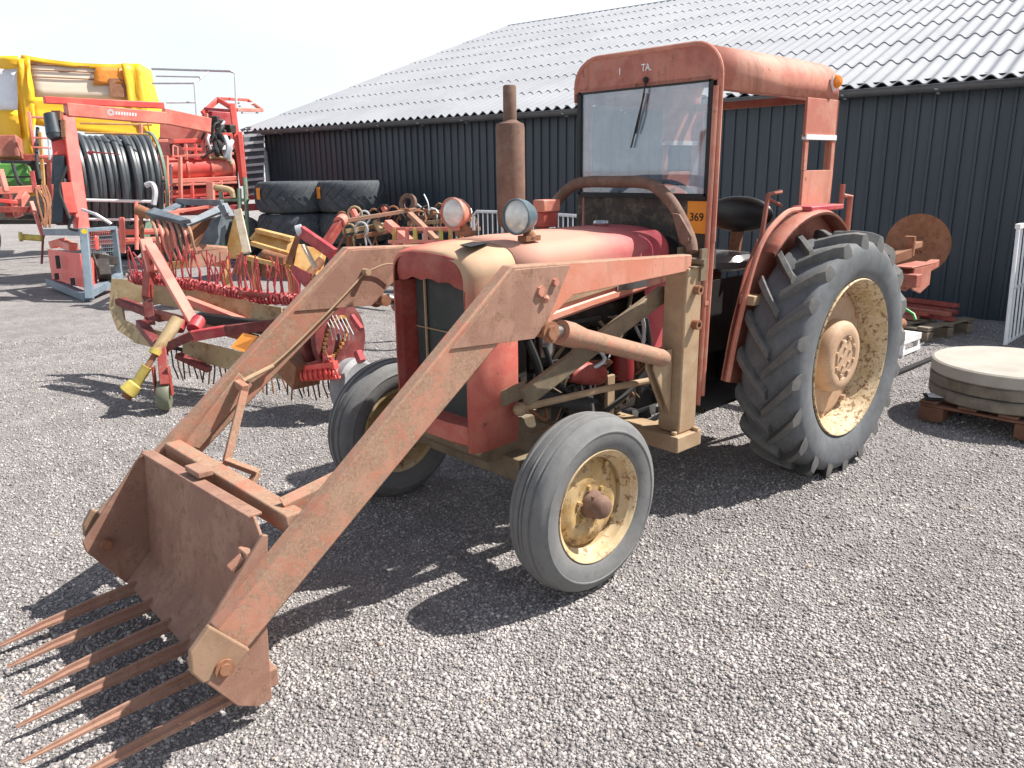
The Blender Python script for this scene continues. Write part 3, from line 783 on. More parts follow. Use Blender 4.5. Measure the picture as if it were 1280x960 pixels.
# windscreen in a black rubber frame
t = NT('dusty_glass'); c = t.coord('Object')
gl = t.n('ShaderNodeBsdfGlass'); gl.inputs['IOR'].default_value = 1.02; gl.inputs['Roughness'].default_value = 0
tr = t.n('ShaderNodeBsdfTransparent'); gs = t.n('ShaderNodeBsdfGlossy'); gs.inputs['Roughness'].default_value = .03; gs.inputs['Color'].default_value = (.9,.95,1,1)
df = t.n('ShaderNodeBsdfDiffuse'); df.inputs['Color'].default_value = (.20,.34,.47,1)
tl = t.n('ShaderNodeBsdfTranslucent'); tl.inputs['Color'].default_value = (.32,.43,.54,1)
ad = t.n('ShaderNodeMixShader'); ad.inputs[0].default_value = .5; t.l(df.outputs[0], ad.inputs[1]); t.l(tl.outputs[0], ad.inputs[2])
m1 = t.n('ShaderNodeMixShader'); m1.inputs[0].default_value = .2; t.l(tr.outputs[0], m1.inputs[1]); t.l(gs.outputs[0], m1.inputs[2])
m2 = t.n('ShaderNodeMixShader'); dn = t.ramp(t.noise(c, 4, 7, .7, .5), [(.3,.10),(.72,.34)]); t.l(dn, m2.inputs[0]); t.l(m1.outputs[0], m2.inputs[1]); t.l(ad.outputs[0], m2.inputs[2])
t.l(m2.outputs[0], t.out.inputs[0]); M['glass'] = t.m
b = MB(); b.box((.742,-.385,1.435),(.747,.385,1.935)); ws = b.build('windscreen', M['glass'], T)
b = MB()
for p, q in (((.746,-.392,1.43),(.746,.392,1.43)),((.746,.392,1.43),(.746,.392,1.935)),((.746,-.392,1.935),(.746,-.392,1.43)),((.746,-.392,1.935),(.746,.392,1.935))): b.bar(p, q, .024, .022, up=(1,0,0))
b.build('window_seal', M['rubberblack'], ws)
b = MB(); b.tube([(.765,.04,1.955),(.768,.012,1.80),(.764,-.012,1.72)], .004, 6)
b.tube([(.759,.028,1.90),(.759,-.045,1.655)], .0045, 6); b.ball((.768,.04,1.957),.014,8); b.build('wiper', M['rubberblack'], ws)
# scuttle panel under the glass
M['scuttle'] = paint('scuttle_dirty', (.035,.028,.024), (.06,.048,.04), .25, 5, .7, rustcol=(.10,.06,.04), rustcol2=(.16,.12,.09), dusty=.34, dust=(.30,.25,.18))
b = MB(); b.box((.728,-.42,1.18),(.738,.42,1.42)); b.box((.69,-.42,1.10),(.728,.42,1.19)); b.build('scuttle_panel', M['scuttle'], T)
# lot sticker 369
b = MB(); b.box((.740,.288,1.262),(.7435,.392,1.408)); tg = b.build('lot_sticker', plain('orange_sticker', (.95,.34,.03), .5, 0, .06), T)
def text(body, size, loc, xdir, ydir, mat, parent, name='lettering', ext=.0006, sx=1.0):
    cu = bpy.data.curves.new(name, 'FONT'); cu.body = body; cu.size = size; cu.align_x = 'CENTER'; cu.align_y = 'CENTER'; cu.extrude = ext; cu.offset = size*.012
    o = bpy.data.objects.new(name, cu); COL.objects.link(o)
    xd, yd = V(xdir).normalized(), V(ydir).normalized(); zd = xd.cross(yd)
    mw = Matrix((xd*sx, yd, zd)).transposed().to_4x4(); mw.translation = V(loc)
    dg = bpy.context.evaluated_depsgraph_get()
    me = bpy.data.meshes.new_from_object(o.evaluated_get(dg)); bpy.data.objects.remove(o)
    me.transform(mw); me.materials.clear(); me.materials.append(mat)
    oo = bpy.data.objects.new(name, me); COL.objects.link(oo)
    if parent is not None: oo.parent = parent; oo.matrix_parent_inverse = world_of(parent).inverted()
    return oo
text('369', .052, (.7446,.340,1.335), (0,1,0), (0,0,1), M['rubberblack'], tg)
# worn white lettering left on the header: one piece and the tail "TA."
text('TA.', .045, (.759,.035,2.012), (0,1,0), (0,0,1), M['white'], T, 'worn_lettering', sx=.9)
text('I', .045, (.759,-.125,2.008), (0,1,0), (0,0,1), M['white'], T, 'worn_lettering')

# ---- exhaust, work lamps, small box
b = MB(); b.lathe([(.028,1.15),(.028,1.30),(.060,1.335),(.062,1.36),(.062,1.735),(.058,1.75),(.040,1.757),(.029,1.765),(.028,1.90),(.024,1.905),(.022,1.90),(.022,1.5)], (1.50,-.105,0), (0,0,1), 32)
b.build('exhaust_stack', M['rustexh'], T, smooth=40)
M['lens'] = (lambda t: (t.set(Base_Color=t.ramp(t.noise(t.coord('Object'), 30, 5), [(.3,(.55,.54,.50)),(.7,(.75,.75,.72))]), Roughness=.12, Metallic=.15), t.m)[1])(NT('lamp_lens'))
def lamp(x, y, z, mat, r, aim):
    a = V(aim).normalized(); c = V((x,y,z))
    L = empty('work_lamp', c, T)
    b = MB(); b.lathe([(0,-.085),(r*.30,-.083),(r*.72,-.062),(r*.95,-.03),(r*1.0,-.004),(r*1.04,.0),(r*1.04,.014),(r*.99,.018),(r*.93,.012),(r*.9,.0)], c, a, 40)
    b.build('lamp_housing', mat, L, smooth=40)
    b = MB(); b.lathe([(r*.95,.008),(r*.7,.018),(r*.35,.024),(0,.026)], c, a, 40); b.build('lamp_lens', M['lens'], L, smooth=60)
    b = MB(); b.tube([c - a*.04 - V((0,0,r*.9)), (x-.045, y, 1.335), (x-.06, y, 1.30)], [.022,.014,.03], 12); b.box((x-.10,y-.025,1.285),(x-.02,y+.025,1.306)); b.build('lamp_bracket', M['rusty'], L)
lamp(1.74, .195, 1.382, plain('lamp_bluegrey', (.10,.14,.165), .35), .068, (1,.10,.02))
lamp(1.74, -.205, 1.386, paint('lamp_red', (.5,.16,.11), (.58,.26,.19), .15, 12, .5), .063, (1,.22,.02))
b = MB(); p1 = atx(682,258,1.25); b.box((1.19,p1.y-.032,1.30),(1.29,p1.y+.025,1.37)); bx = b.build('control_box', M['darkred'], T, bevel=.006)
b = MB(); b.box((1.185,p1.y-.04,1.37),(1.295,p1.y+.033,1.425)); b.build('box_lid', M['cab'], bx, bevel=.006)

# ---- loader frame: posts, base blocks, braces, grab arch
for sg in (1,-1):
    b = MB(); y0, y1 = sorted((sg*.445, sg*.56))
    rows = [[(1.0,y0,.42),(1.125,y0,.42),(1.125,y1,.42),(1.0,y1,.42)],[(1.0,y0,1.06),(1.115,y0,1.06),(1.115,y1,1.06),(1.0,y1,1.06)],[(1.02,y0,1.15),(1.10,y0,1.15),(1.10,y1,1.15),(1.02,y1,1.15)]]
    b.loft(rows, closed=True); b.add(rows[0], [(3,2,1,0)]); b.add(rows[-1], [(0,1,2,3)])
    post = b.build('loader_post', M['tan'], T, bevel=.006)
    b = MB()
    for z, r in ((1.055,.02),(.905,.022)): b.lathe([(0,0),(r,0),(r,.03),(r*.55,.03),(r*.55,.015),(0,.015)], (1.05,sg*.56,z), (0,sg,0), 16)
    b.build('pin_bush', M['rusty'], post)
    b = MB(); b.prism([(1.126,sg*.50,.80),(1.245,sg*.50,.80),(1.255,sg*.50,.73),(1.126,sg*.50,.50)], (0,sg*.012,0)); b.prism([(1.126,sg*.46,.80),(1.245,sg*.46,.80),(1.255,sg*.46,.73),(1.126,sg*.46,.50)], (0,sg*.012,0))
    b.build('cylinder_gusset', M['tan'], post, bevel=.003)
    b = MB(); y0, y1 = sorted((sg*.36, sg*.585)); b.box((.985,y0,.345),(1.165,y1,.418)); 
    b.hexbolt((1.02,sg*.575,.418),(0,0,1),.016,.016); b.hexbolt((1.14,sg*.545,.418),(0,0,1),.016,.016); b.hexbolt((1.02,sg*.43,.418),(0,0,1),.016,.016)
    b.build('base_block', M['tan'], post, bevel=.005)
    b = MB(); b.box((1.012,min(sg*.452,sg*.575),1.15),(1.085,max(sg*.452,sg*.575),1.155)); b.box((.99,min(sg*.56,sg*.572),1.09),(1.03,max(sg*.56,sg*.572),1.225)); b.box((.99,min(sg*.445,sg*.457),1.09),(1.03,max(sg*.445,sg*.457),1.225)); b.tube([(1.025,sg*.435,1.17),(1.025,sg*.59,1.17)], .016, 12)
    b.build('pivot_bracket', M['olive'], post)
    b = MB(); b.bar((1.06,sg*.40,1.025),(1.90,sg*.39,.715),.03,.075); b.bar((1.85,sg*.36,.74),(1.95,sg*.22,.66),.03,.06); b.build('frame_brace', M['olive'], T, bevel=.004)
    # lift cylinder
    q0, q1 = V((1.21,sg*.515,.775)), V((1.93,sg*.525,1.01)); dd = (q1-q0).normalized()
    b = MB(); b.tube([q0, q0+dd*.55], .037, 20); b.tube([q0+dd*.53, q0+dd*.60, q0+dd*.62, q0+dd*.665], [.038,.048,.048,.047], 20); b.ball(q0-dd*.012,.034,8)
    cy = b.build('lift_cylinder', M['arm'], T, smooth=40)
    b = MB(); b.tube([q0+dd*.6, q0+dd*.72], .024, 16); b.build('piston_rod', M['chrome'], cy)
    b = MB(); b.tube([q1+V((0,-sg*.05,-.01)), q1+V((0,sg*.055,-.01))], .026, 14); b.tube([q1+V((0,sg*.03,-.01)), q1+V((0,sg*.042,-.01))], .04, 14); b.build('cylinder_pin', M['rusty'], cy)
b = MB(); b.box((1.03,-.36,.352),(1.12,.36,.415)); b.build('cross_beam', M['tan'], T, bevel=.005)
b = MB(); b.tube([(.985,-.49,1.205),(.97,-.46,1.27),(.955,-.36,1.40),(.95,-.26,1.475),(.95,-.17,1.497),(.95,0,1.499),(.95,.17,1.497),(.95,.26,1.475),(.955,.36,1.40),(.97,.46,1.27),(.985,.49,1.205)], .027, 14, smooth=4)
b.prism([atx(*q,.985) for q in ((842,266),(851,268),(867,296),(866,304),(859,308),(852,303))], (.014,0,0)); b.hexbolt(tuple(atx(860,300,.999)),(1,0,0),.013,.012)
b.build('guard_arch', M['rustexh'], T, smooth=50)

# ---- loader arms
for sg in (1,-1):
    y0, th = sg*.493, sg*.052
    prof = [(1.06,1.203),(2.097,1.248),(3.215,.358),(3.138,.258),(2.40,.815),(2.155,.996),(1.97,.992),(1.92,1.045),(1.80,1.114),(1.06,1.135)]
    b = MB(); b.prism([(x, y0, z) for x, z in prof], (0, th, 0)); arm = b.build('loader_arm', M['arm'], T, smooth=25, bevel=.006)
    b = MB(); b.prism([(x, y0+th, z) for x, z in ((1.07,1.199),(1.822,1.231),(1.945,1.04),(1.92,1.05),(1.80,1.118),(1.07,1.139))], (0, sg*.0025, 0)); b.build('beam_face', M['beam'], arm, smooth=0)
    for yy, ss in ((y0+th, 1), (y0, -1)):
        b = MB(); b.prism([(x, yy, z) for x, z in ((2.088,1.236),(2.372,1.008),(2.0,.985),(1.935,1.035),(1.815,1.228))], (0, ss*sg*.006, 0)); g_ = b.build('elbow_gusset', M['rustbrown'], arm, smooth=0, bevel=.0015, seg=1)
    b = MB(); b.lathe([(0,0),(.02,0),(.02,.012),(0,.012)], (1.97,y0+th+sg*.005,1.15), (0,sg,0), 6); b.lathe([(0,0),(.014,0),(.014,.014),(0,.014)], (1.90,y0+th+sg*.005,1.175), (0,sg,0), 6); b.build('weld_stub', M['cab'], arm)
    b = MB(); b.prism([(x, sg*.548, z) for x, z in ((3.262,.315),(3.225,.37),(3.135,.272),(3.20,.225),(3.25,.235),(3.265,.275)) if sg < 0] + [(x, sg*.548, z) for x, z in ((3.297,.335),(3.238,.392),(3.135,.272),(3.20,.225),(3.275,.232),(3.30,.275)) if sg > 0], (0, sg*.022, 0)); b.build('end_clevis', M['endtan'], arm, smooth=0, bevel=.005)
    b = MB(); b.tube([(3.215,sg*.45,.253),(3.215,sg*.585,.253)], .017, 14); b.lathe([(.017,0),(.028,0),(.028,.008),(.017,.008)], (3.215,sg*.572,.253), (0,sg,0), 16); b.build('pivot_pin', M['rusty'], arm)
# cross tube between the arms and its stay plates
b = MB(); b.bar((2.927,-.492,.545),(2.927,.492,.565),.062,.062); ct = b.build('cross_tube', M['arm'], T, bevel=.006)
b = MB(); b.prism([(2.90,-.47,.56),(2.65,-.47,.80),(2.60,-.47,.74),(2.84,-.47,.53)], (0,.012,0)); b.build('tube_stay', M['arm'], T, bevel=.003); b = MB(); b.prism([aty(*q, .40) for q in ((348,622),(418,588),(440,600),(378,658))], (0,.03,-.02)); b.build('tube_stay', M['arm'], T, bevel=.003)
# trip latch and its pull wire
b = MB(); b.bar((2.66,-.40,.745),(2.80,-.31,.50),.032,.014,up=(0,1,0)); b.bar((2.80,-.31,.51),(2.73,-.19,.475),.03,.02); b.bar((2.73,-.20,.475),(2.80,-.18,.40),.03,.02); b.bar((2.80,-.31,.50),(2.90,-.33,.50),.02,.02)
b.bar((2.66,-.47,.76),(2.66,-.39,.75),.03,.03); b.build('trip_latch', M['arm'], T, bevel=.003)
b = MB(); b.tube([(2.03,-.478,1.135),(2.22,-.478,.99),(2.45,-.478,.83),(2.56,-.472,.78),(2.66,-.45,.765)], .0045, 6, smooth=5); b.tube([(2.03,-.478,1.135),(1.93,-.46,1.165),(1.86,-.45,1.15)], .004, 6, smooth=5)
b.tube([(2.03,-.492,1.14),(2.03,-.45,1.14)], .014, 10); b.tube([(2.64,-.455,.765),(2.5,-.47,.80)], .010, 8); b.build('pull_wire', M['tan'], T)

# ---- fork bucket
FK = empty('fork_bucket', (3.1,0,.2), T)
bk = MB()
bp0 = [(-.486,.555),(.44,.60),(.486,.55),(.478,.40),(.486,.36),(.486,.16),(-.486,.16)]
fr = [(3.025 + (.575-z)*.075, y, z) for y, z in bp0]
bk.prism(fr, (.010,0,0)); bk.build('back_plate', M['rustbrown'], FK, smooth=0, bevel=.003)
bk = MB(); bk.bar((3.025,-.48,.558),(3.025,.435,.602),.045,.010,up=(0,0,1)); bk.bar((3.0,-.1,.60),(3.0,.02,.605),.05,.02); bk.build('top_flange', M['rustbrown'], FK, bevel=.003)
bk = MB(); bk.prism([(3.056,-.486,.17),(3.066,-.486,.165),(3.165,-.486,.07),(3.150,-.486,.045),(3.12,-.486,.04)], (0,.972,0)); bk.build('toe_plate', M['rustbrown'], FK, smooth=0, bevel=.004)
for sg in (1,-1):
    bk = MB(); y = sg*.487
    bk.prism([(3.02,y,.56),(3.035,y,.565),(3.285,y,.275),(3.28,y,.235),(3.165,y,.065),(3.105,y,.032),(3.06,y,.036),(3.05,y,.3)], (0, sg*.014, 0)); bk.build('side_plate', M['rustbrown'], FK, smooth=0, bevel=.003)
    bk = MB(); bk.tube([(3.215,sg*.455,.25),(3.215,sg*.53,.25)], .02, 12); bk.build('side_pin', M['rusty'], FK)
bk = MB(); bk.tube([(3.08,.46,.50),(3.12,.45,.47)], .016, 10); bk.box((3.062,.43,.44),(3.085,.485,.52)); bk.build('catch_lug', M['arm'], FK, bevel=.003)
for i in range(6):
    y = -.425 + .1735*i
    jj = random.Random(i).uniform(-.012,.012)
    bk = MB(); rows = []
    for x, zc, hw, hh in ((3.03,.078,.021,.019),(3.27,.066,.020,.018),(3.47,.05,.014,.013),((3.62,3.607,3.605,3.652,3.675,3.69)[i],.026,.004,.004)):
        yc = y+jj*(x-3.03)*2
        rows.append([(x,yc-hw,zc-hh),(x,yc+hw,zc-hh),(x,yc+hw,zc-.2*hh),(x,yc+hw*.35,zc+hh*.1),(x,yc+hw*.3,zc+hh),(x,yc-hw*.3,zc+hh),(x,yc-hw*.35,zc+hh*.1),(x,yc-hw,zc-.2*hh)])
    bk.loft(rows, closed=True); bk.add(rows[0],[tuple(range(7,-1,-1))]); bk.add(rows[-1],[tuple(range(8))])
    bk.build('fork_tine', M['rustbrown'], FK, smooth=30)
bk = MB(); bk.box((3.02,-.47,.05),(3.06,.47,.11)); bk.build('tine_bar', M['rustbrown'], FK, bevel=.004)
# ================================================================ RIGHT-HAND SIDE
M['concrete'] = plain('slab_concrete', (.38,.355,.31), .9, 0, .14, 5, .3)
M['concretedark'] = plain('slab_edge_concrete', (.19,.165,.13), .95, 0, .4, 9, .6)
M['wood'] = plain('grey_pallet_wood', (.22,.175,.13), .85, 0, .35, 8, .3)
M['redwood'] = plain('brown_pallet_wood', (.16,.075,.045), .85, 0, .35, 8, .3)
def pallet(name, c, rz, lx, ly, mat, label, h=.13):
    p = empty(name, (0,0,0)); p.location = c; R = Matrix.Rotation(rz, 3, 'Z')
    tag(p, label, 'pallet')
    c = V(c)
    def bx(nm, lc, sz):
        b = MB(); b.cbox(c + R @ V(lc), sz, rz); b.build(nm, mat, p, bevel=.004)
    for i in range(3):
        for j in range(3): bx('block', ((i-1)*(lx/2-.05), (j-1)*(ly/2-.07), .05), (.10,.14,.085))
    for j in range(3): bx('bottom_board', (0,(j-1)*(ly/2-.07),.005), (lx,.10,.010+.0))
    for i in range(3): bx('stringer_board', ((i-1)*(lx/2-.05),0,h-.028), (.10,ly,.017))
    for i in range(6): bx('deck_board', (0,(i-2.5)*(ly-.10)/5,h-.009), (lx,.105,.017))
    return p
pallet('pallet', (-1.61,1.33,0), 0.0, .82, 1.2, M['redwood'], 'brown wooden pallet under the stack of round concrete slabs')
zz = .131
for i, (hh, dx, dy, mt, lb_) in enumerate(((.072,.02,.01,'concretedark','rough dark round concrete slab lowest of its stack on the pallet'),(.074,.0,.0,'concretedark','dark round concrete slab sandwiched in the middle of the stack'),(.084,0,0,'concrete','pale smooth round concrete slab on top of the stack'))):
    R_ = .447
    prof = [(0,0),(R_-.012,0),(R_,.010),(R_,hh-.010),(R_-.012,hh-.001),(0,hh-.001)]
    b = MB(); b.lathe(prof, (-1.65+dx,1.085+dy,zz), (0,0,1), 72)
    rg = random.Random(i)
    if i < 2: b.v = [(x+rg.uniform(-.006,.006), y+rg.uniform(-.006,.006), z) for x, y, z in b.v]
    o = b.build('concrete_slab', M[mt], smooth=30); zz += hh
    tag(o, lb_, 'concrete slab', 'round concrete slabs stacked on a pallet')
b = MB(); c0 = V((-1.30,.80,.135)); b.cbox(c0+V((0,0,.004)), (.13,.16,.008), .5); b.cbox(c0+V((0.002,0,.0105)), (.10,.125,.004), .5)
ps = tag(b.build('label_sleeve', M['black']), 'dark plastic sleeve with white paper on the pallet corner by the slabs', 'paper')
b = MB(); b.cbox(c0+V((0.002,0,.0145)), (.095,.12,.003), .5); b.build('paper_sheet', M['white'], ps)
pallet('pallet', (-4.02,-.62,0), -.16, .8, 1.2, M['wood'], 'weathered grey pallet loaded with red steel bars by the barn', .14)
rg = random.Random(2)
for i in range(9):
    b = MB(); y0 = -.62+rg.uniform(-.5,.45); x0 = -4.05+rg.uniform(-.3,.3)
    a = 1.45+rg.uniform(-.12,.12); L_ = rg.uniform(.35,.55); zc = .148+.022+.042*(i//4)
    yc = -.62+rg.uniform(-.06,.06); xc = -4.30+.15*(i % 4)+rg.uniform(-.02,.02)
    d_ = V((math.cos(a), math.sin(a), 0))
    b.bar(V((xc,yc,zc))-d_*L_, V((xc,yc,zc))+d_*L_, .06, .04)
    o = b.build('steel_bar', M['darkred'] if i % 3 else M['fender'], bevel=.003)
    tag(o, 'dusty red steel bar lying across the grey pallet by the barn', 'steel bar', 'red steel bars on the pallet')
b = MB(); b.tube([(-3.62,-.35,.28),(-3.60,-.25,.235),(-3.58,-.22,.19)], .012, 6); tag(b.build('green_strap', plain('green_strap',(.03,.35,.06),.5)), 'short green strap round the red steel bars', 'strap')
# white slotted crate half hidden by the rear wheel
cr_ = empty('white_crate', (-2.97,-.10,0)); tag(cr_, 'small white slotted crate standing behind the big rear wheel', 'crate')
for x in (-3.13,-2.83):
    for y in (-.32,-.03): b = MB(); b.box((x-.02,y-.02,0),(x+.02,y+.02,.15)); b.build('corner_post', M['white'], cr_)
for z in (.02,.115):
    b = MB(); b.box((-3.16,-.345,z),(-2.80,-.341,z+.04)); b.build('slat', M['white'], cr_)
    b = MB(); b.box((-3.16,-.009,z),(-2.80,-.005,z+.04)); b.build('slat', M['white'], cr_)
    b = MB(); b.box((-2.806,-.34,z),(-2.802,-.01,z+.04)); b.build('slat', M['white'], cr_)
b = MB(); b.box((-3.16,-.345,.156),(-2.80,-.005,.166)); b.build('lid', M['white'], cr_)
b = MB(); b.bar((-2.03,.17,.012),(-3.0,.185,.012),.045,.014); tag(b.build('dark_strip', M['black']), 'thin dark flat strip lying on the gravel beside the slabs', 'steel strip')  # narrow dark bar set flat on the gravel

# galvanised barrier panels
def barrier(p, q, h, nb, label, grp, mat='galv'):
    p, q = V(p), V(q); ob = empty('barrier_panel', ((p.x+q.x)/2,(p.y+q.y)/2,0)); tag(ob, label, 'barrier', grp)
    b = MB(); up = V((0,0,1))
    b.tube([p+up*.12, p+up*(h-.05), p+(q-p).normalized()*.06+up*h, q-(q-p).normalized()*.06+up*h, q+up*(h-.05), q+up*.12, p+up*.12], .019, 8); b.build('frame', M[mat], ob)
    for i in range(nb):
        c = p + (q-p)*((i+1)/(nb+1)); b = MB(); b.tube([c+up*.12, c+up*h], .008, 6); b.build('upright_bar', M[mat], ob)
    sd = (q-p).normalized().cross(up)
    for e in (p+(q-p)*.08, q-(q-p)*.08):
        b = MB(); b.bar(e-sd*.25+up*.012, e+sd*.25+up*.012, .05, .012); b.bar(e+up*.01, e+up*.14, .04, .02); b.build('foot', M[mat], ob)
# the one at the right edge: taller, leaning, with a flat cap rail
fp = empty('barrier_panel', (-3.83,.5,0)); tag(fp, 'white upright bar panel leaning beyond the concrete slabs', 'barrier', 'galvanised barriers')
A0, A1 = V((-3.83,.454,.0)), V((-4.10,.345,1.02)); dv = V((-1.02,-.05,0))
for k in range(9):
    b = MB(); o_ = dv*(k/8); b.tube([A0+o_+V((0,0,.02)), A1+o_], .018 if k in (0,8) else .009, 8); b.build('upright_bar', M['white'], fp)
for k, (z, ww) in enumerate(((1.0,.04),(.48,.02),(.03,.02))):
    b = MB(); pp = A0+(A1-A0)*z; b.bar(pp-dv*.03, pp+dv*1.02, ww, ww); b.build('rail', M['white'], fp)

# disc ridger on the rear linkage
DR = empty('disc_implement', (-1.6,0,.5)); tag(DR, 'rusty disc implement hitched behind the tractor, large concave disc raised', 'disc plough')
b = MB(); dc = V((-2.28,.20,.985)); dn_ = V((.82,.52,.16)).normalized()
b.lathe([(0,-.035),(.07,-.033),(.14,-.018),(.20,.006),(.222,.018),(.222,.022),(.20,.011),(.14,-.013),(.07,-.028),(0,-.03)], dc, dn_, 56); b.build('disc', M['rusty'], DR, smooth=40)
b = MB(); b.lathe([(0,0),(.05,0),(.055,.02),(.04,.05),(0,.06)], dc-dn_*.028, dn_, 20); 
for k in range(4):
    a = PI/2*k; u_ = dn_.orthogonal().normalized(); w_ = dn_.cross(u_); b.hexbolt(dc-dn_*.02+(u_*math.cos(a)+w_*math.sin(a))*.06, dn_, .011, .02)
b.build('disc_hub', M['rusty'], DR)
b = MB(); b.bar(dc+dn_*.035, V((-1.72,.36,1.02)), .055, .045); b.build('disc_arm', M['rusty'], DR, bevel=.006)
b = MB(); b.tube([(-1.72,.36,.96),(-1.72,.36,1.09)], .035, 12); b.bar((-1.70,.36,.98),(-1.25,.30,.92),.06,.06); b.build('arm_pivot', M['rusty'], DR)
b = MB(); p_ = aty(1135,335,.42); b.bar((-1.25,-.55,.86),(-1.25,.62,.86),.08,.08); b.build('tool_bar', M['fender'], DR, bevel=.006)
b = MB()
b.prism([(-1.28,.46,.93),(-1.62,.46,.93),(-1.62,.46,.80),(-1.45,.46,.76),(-1.28,.46,.80)], (0,.014,0)); b.prism([(-1.28,.56,.93),(-1.56,.56,.93),(-1.56,.56,.80),(-1.42,.56,.76),(-1.28,.56,.80)], (0,.014,0))
b.bar((-1.24,.515,.937),(-1.60,.515,.937),.12,.010); b.build('bracket_box', M['fender'], DR, bevel=.003)
b = MB(); b.bar((-1.55,.50,.88),(-1.93,.46,.90),.055,.05); b.build('bracket_arm', M['fender'], DR, bevel=.004)
b = MB(); b.tube([(-1.15,.50,.58),(-1.32,.52,.57)], .035, 12); b.bar((-1.2,.5,.86),(-1.2,.5,.56),.05,.02); b.build('link_pin', M['rusty'], DR); b = MB(); b.bar((-1.2,-.5,.86),(-1.2,-.5,.56),.05,.02); b.build('link_pin', M['rusty'], DR)
b = MB(); 
for yy in (-.38,.38): b.bar((-.1,yy*.6,.45),(-1.2,yy*1.1,.56),.05,.025,up=(0,1,0))
b.bar((-.25,0,.85),(-1.22,0,.90),.05,.04); b.bar((-1.22,0,.86),(-1.22,0,1.1),.06,.02); b.build('link_arm', M['rusty'], DR)
# ================================================================ LEFT-HAND SIDE
M['red'] = paint('machine_red', (.74,.085,.07), (.78,.13,.10), .06, 3, .45, dusty=.1, dust=(.6,.3,.22))
M['palered'] = paint('faded_machine_red', (.68,.17,.13), (.74,.25,.19), .12, 3, .5, dusty=.2, dust=(.6,.38,.28))
M['crimson'] = paint('crimson_red', (.37,.03,.045), (.46,.075,.075), .2, 5, .5, dusty=.1)
M['creamboard'] = paint('cream_board', (.37,.27,.14), (.47,.36,.21), .42, 4, .65, rustcol=(.2,.10,.05), rustcol2=(.33,.22,.11), dusty=.2, dust=(.36,.28,.15))
M['bluegrey'] = paint('bluegrey_steel', (.15,.20,.25), (.20,.26,.31), .1, 4, .5, dusty=.1, dust=(.35,.36,.36))
M['slate'] = paint('slate_steel', (.09,.12,.15), (.14,.18,.21), .22, 4, .5, dusty=.1, rustcol=(.25,.11,.06), rustcol2=(.36,.2,.13))
M['darkslate'] = plain('dark_slate', (.035,.048,.06), .5, 0, .3, 6)
M['ochre'] = paint('ochre_yellow', (.50,.25,.06), (.58,.36,.14), .32, 6, .6, rustcol=(.2,.09,.03), rustcol2=(.34,.18,.08), dusty=.2, dust=(.55,.42,.26))
M['ptoyellow'] = plain('shaft_guard_yellow', (.55,.43,.10), .55, 0, .3, 9)
M['yellow'] = plain('yellow_tarpaulin', (.90,.50,.02), .5, 0, .10, 2, .15)
M['plastic'] = (lambda t: (t.set(Base_Color=t.ramp(t.noise(t.coord('Object', (.3,.3,2)), 3, 5), [(.3,(.66,.55,.43)),(.7,(.78,.68,.56))]), Roughness=.25), t.m)[1])(NT('clear_plastic'))
M['hose'] = plain('grey_hose', (.075,.088,.098), .42, 0, .25, 3)
M['reelgreen'] = plain('reel_green', (.17,.25,.18), .5)
M['green'] = plain('bright_green', (.10,.30,.06), .5, 0, .2, 3)
M['orange'] = plain('orange_tag', (.80,.28,.04), .5, 0, .06)
M['timber'] = plain('pale_ash', (.6,.5,.38), .7)

# ---- stacked implement tyres against the barn
def implement_tyre(c, label, tagpx=None, seed=0):
    c = V(c); R, H = .56, .235
    o = empty('implement_tyre', c); tag(o, label, 'tyre', 'tyres stacked in front of the barn')
    half = [(.30,.0),(.30,.16),(.34,.20),(.42,.232),(.47,.232),(.50,.218),(.522,.19),(.536,.145),(.545,.07),(.547,0)]
    prof = half + [(r,-h) for r, h in reversed(half[:-1])]
    b = MB(); b.lathe(prof, c+V((0,0,H)), (0,0,1), 64); cs = b.build('casing', M['oldtyre'], o, smooth=45)
    b = MB(); NL = 18
    for sd in (1,-1):
        for k in range(NL):
            th0 = 2*PI*(k+(.5 if sd < 0 else 0)+seed*.37)/NL; rows = []
            for tt in (0,.35,.7,1,1.1):
                z = sd*(-.012+.205*min(tt,1)+.02*max(0,tt-1)*10*.5); th = th0+.36*tt; rb = .535-.05*max(0,tt-.6); rt = .562-.09*max(0,tt-.6)
                rows.append([c+V((r*math.cos(th+hw), r*math.sin(th+hw), H+z)) for r, hw in ((rb,-.05),(rt,-.032),(rt,.032),(rb,.05))])
            b.loft(rows); b.add(rows[0],[(0,1,2,3)]); b.add(rows[-1],[(3,2,1,0)])
    b.build('tread_lugs', M['oldtyre'], cs, smooth=30)
    if tagpx:
        d = (V((CAM.x,CAM.y,0))-V((c.x,c.y,0))).normalized(); ang = math.atan2(d.y, d.x)+tagpx
        n = V((math.cos(ang), math.sin(ang), 0)); p = c+n*.566+V((0,0,H+.06)); sdv = V((-n.y,n.x,0))
        b = MB(); b.bar(p-V((0,0,.085)), p+V((0,0,.085)), .10, .006, up=n); b.build('orange_tag', M['orange'], o)
    return o
cl, crr = V((-2.17,-9.18,0)), V((-2.86,-8.55,0))
words = ('lowest','middle','top')
for j, (cc, nm) in enumerate(((cl,'stack nearer the red machines'),(crr,'stack nearer the rusty cultivators'))):
    for k in range(3):
        implement_tyre(cc+V((0,0,.484*k)), '%s dark tractor tyre in the %s%s' % (words[k], nm, ', orange tag' if k == 2 else ''), -1.05 if k == 2 else None, j*2+k)

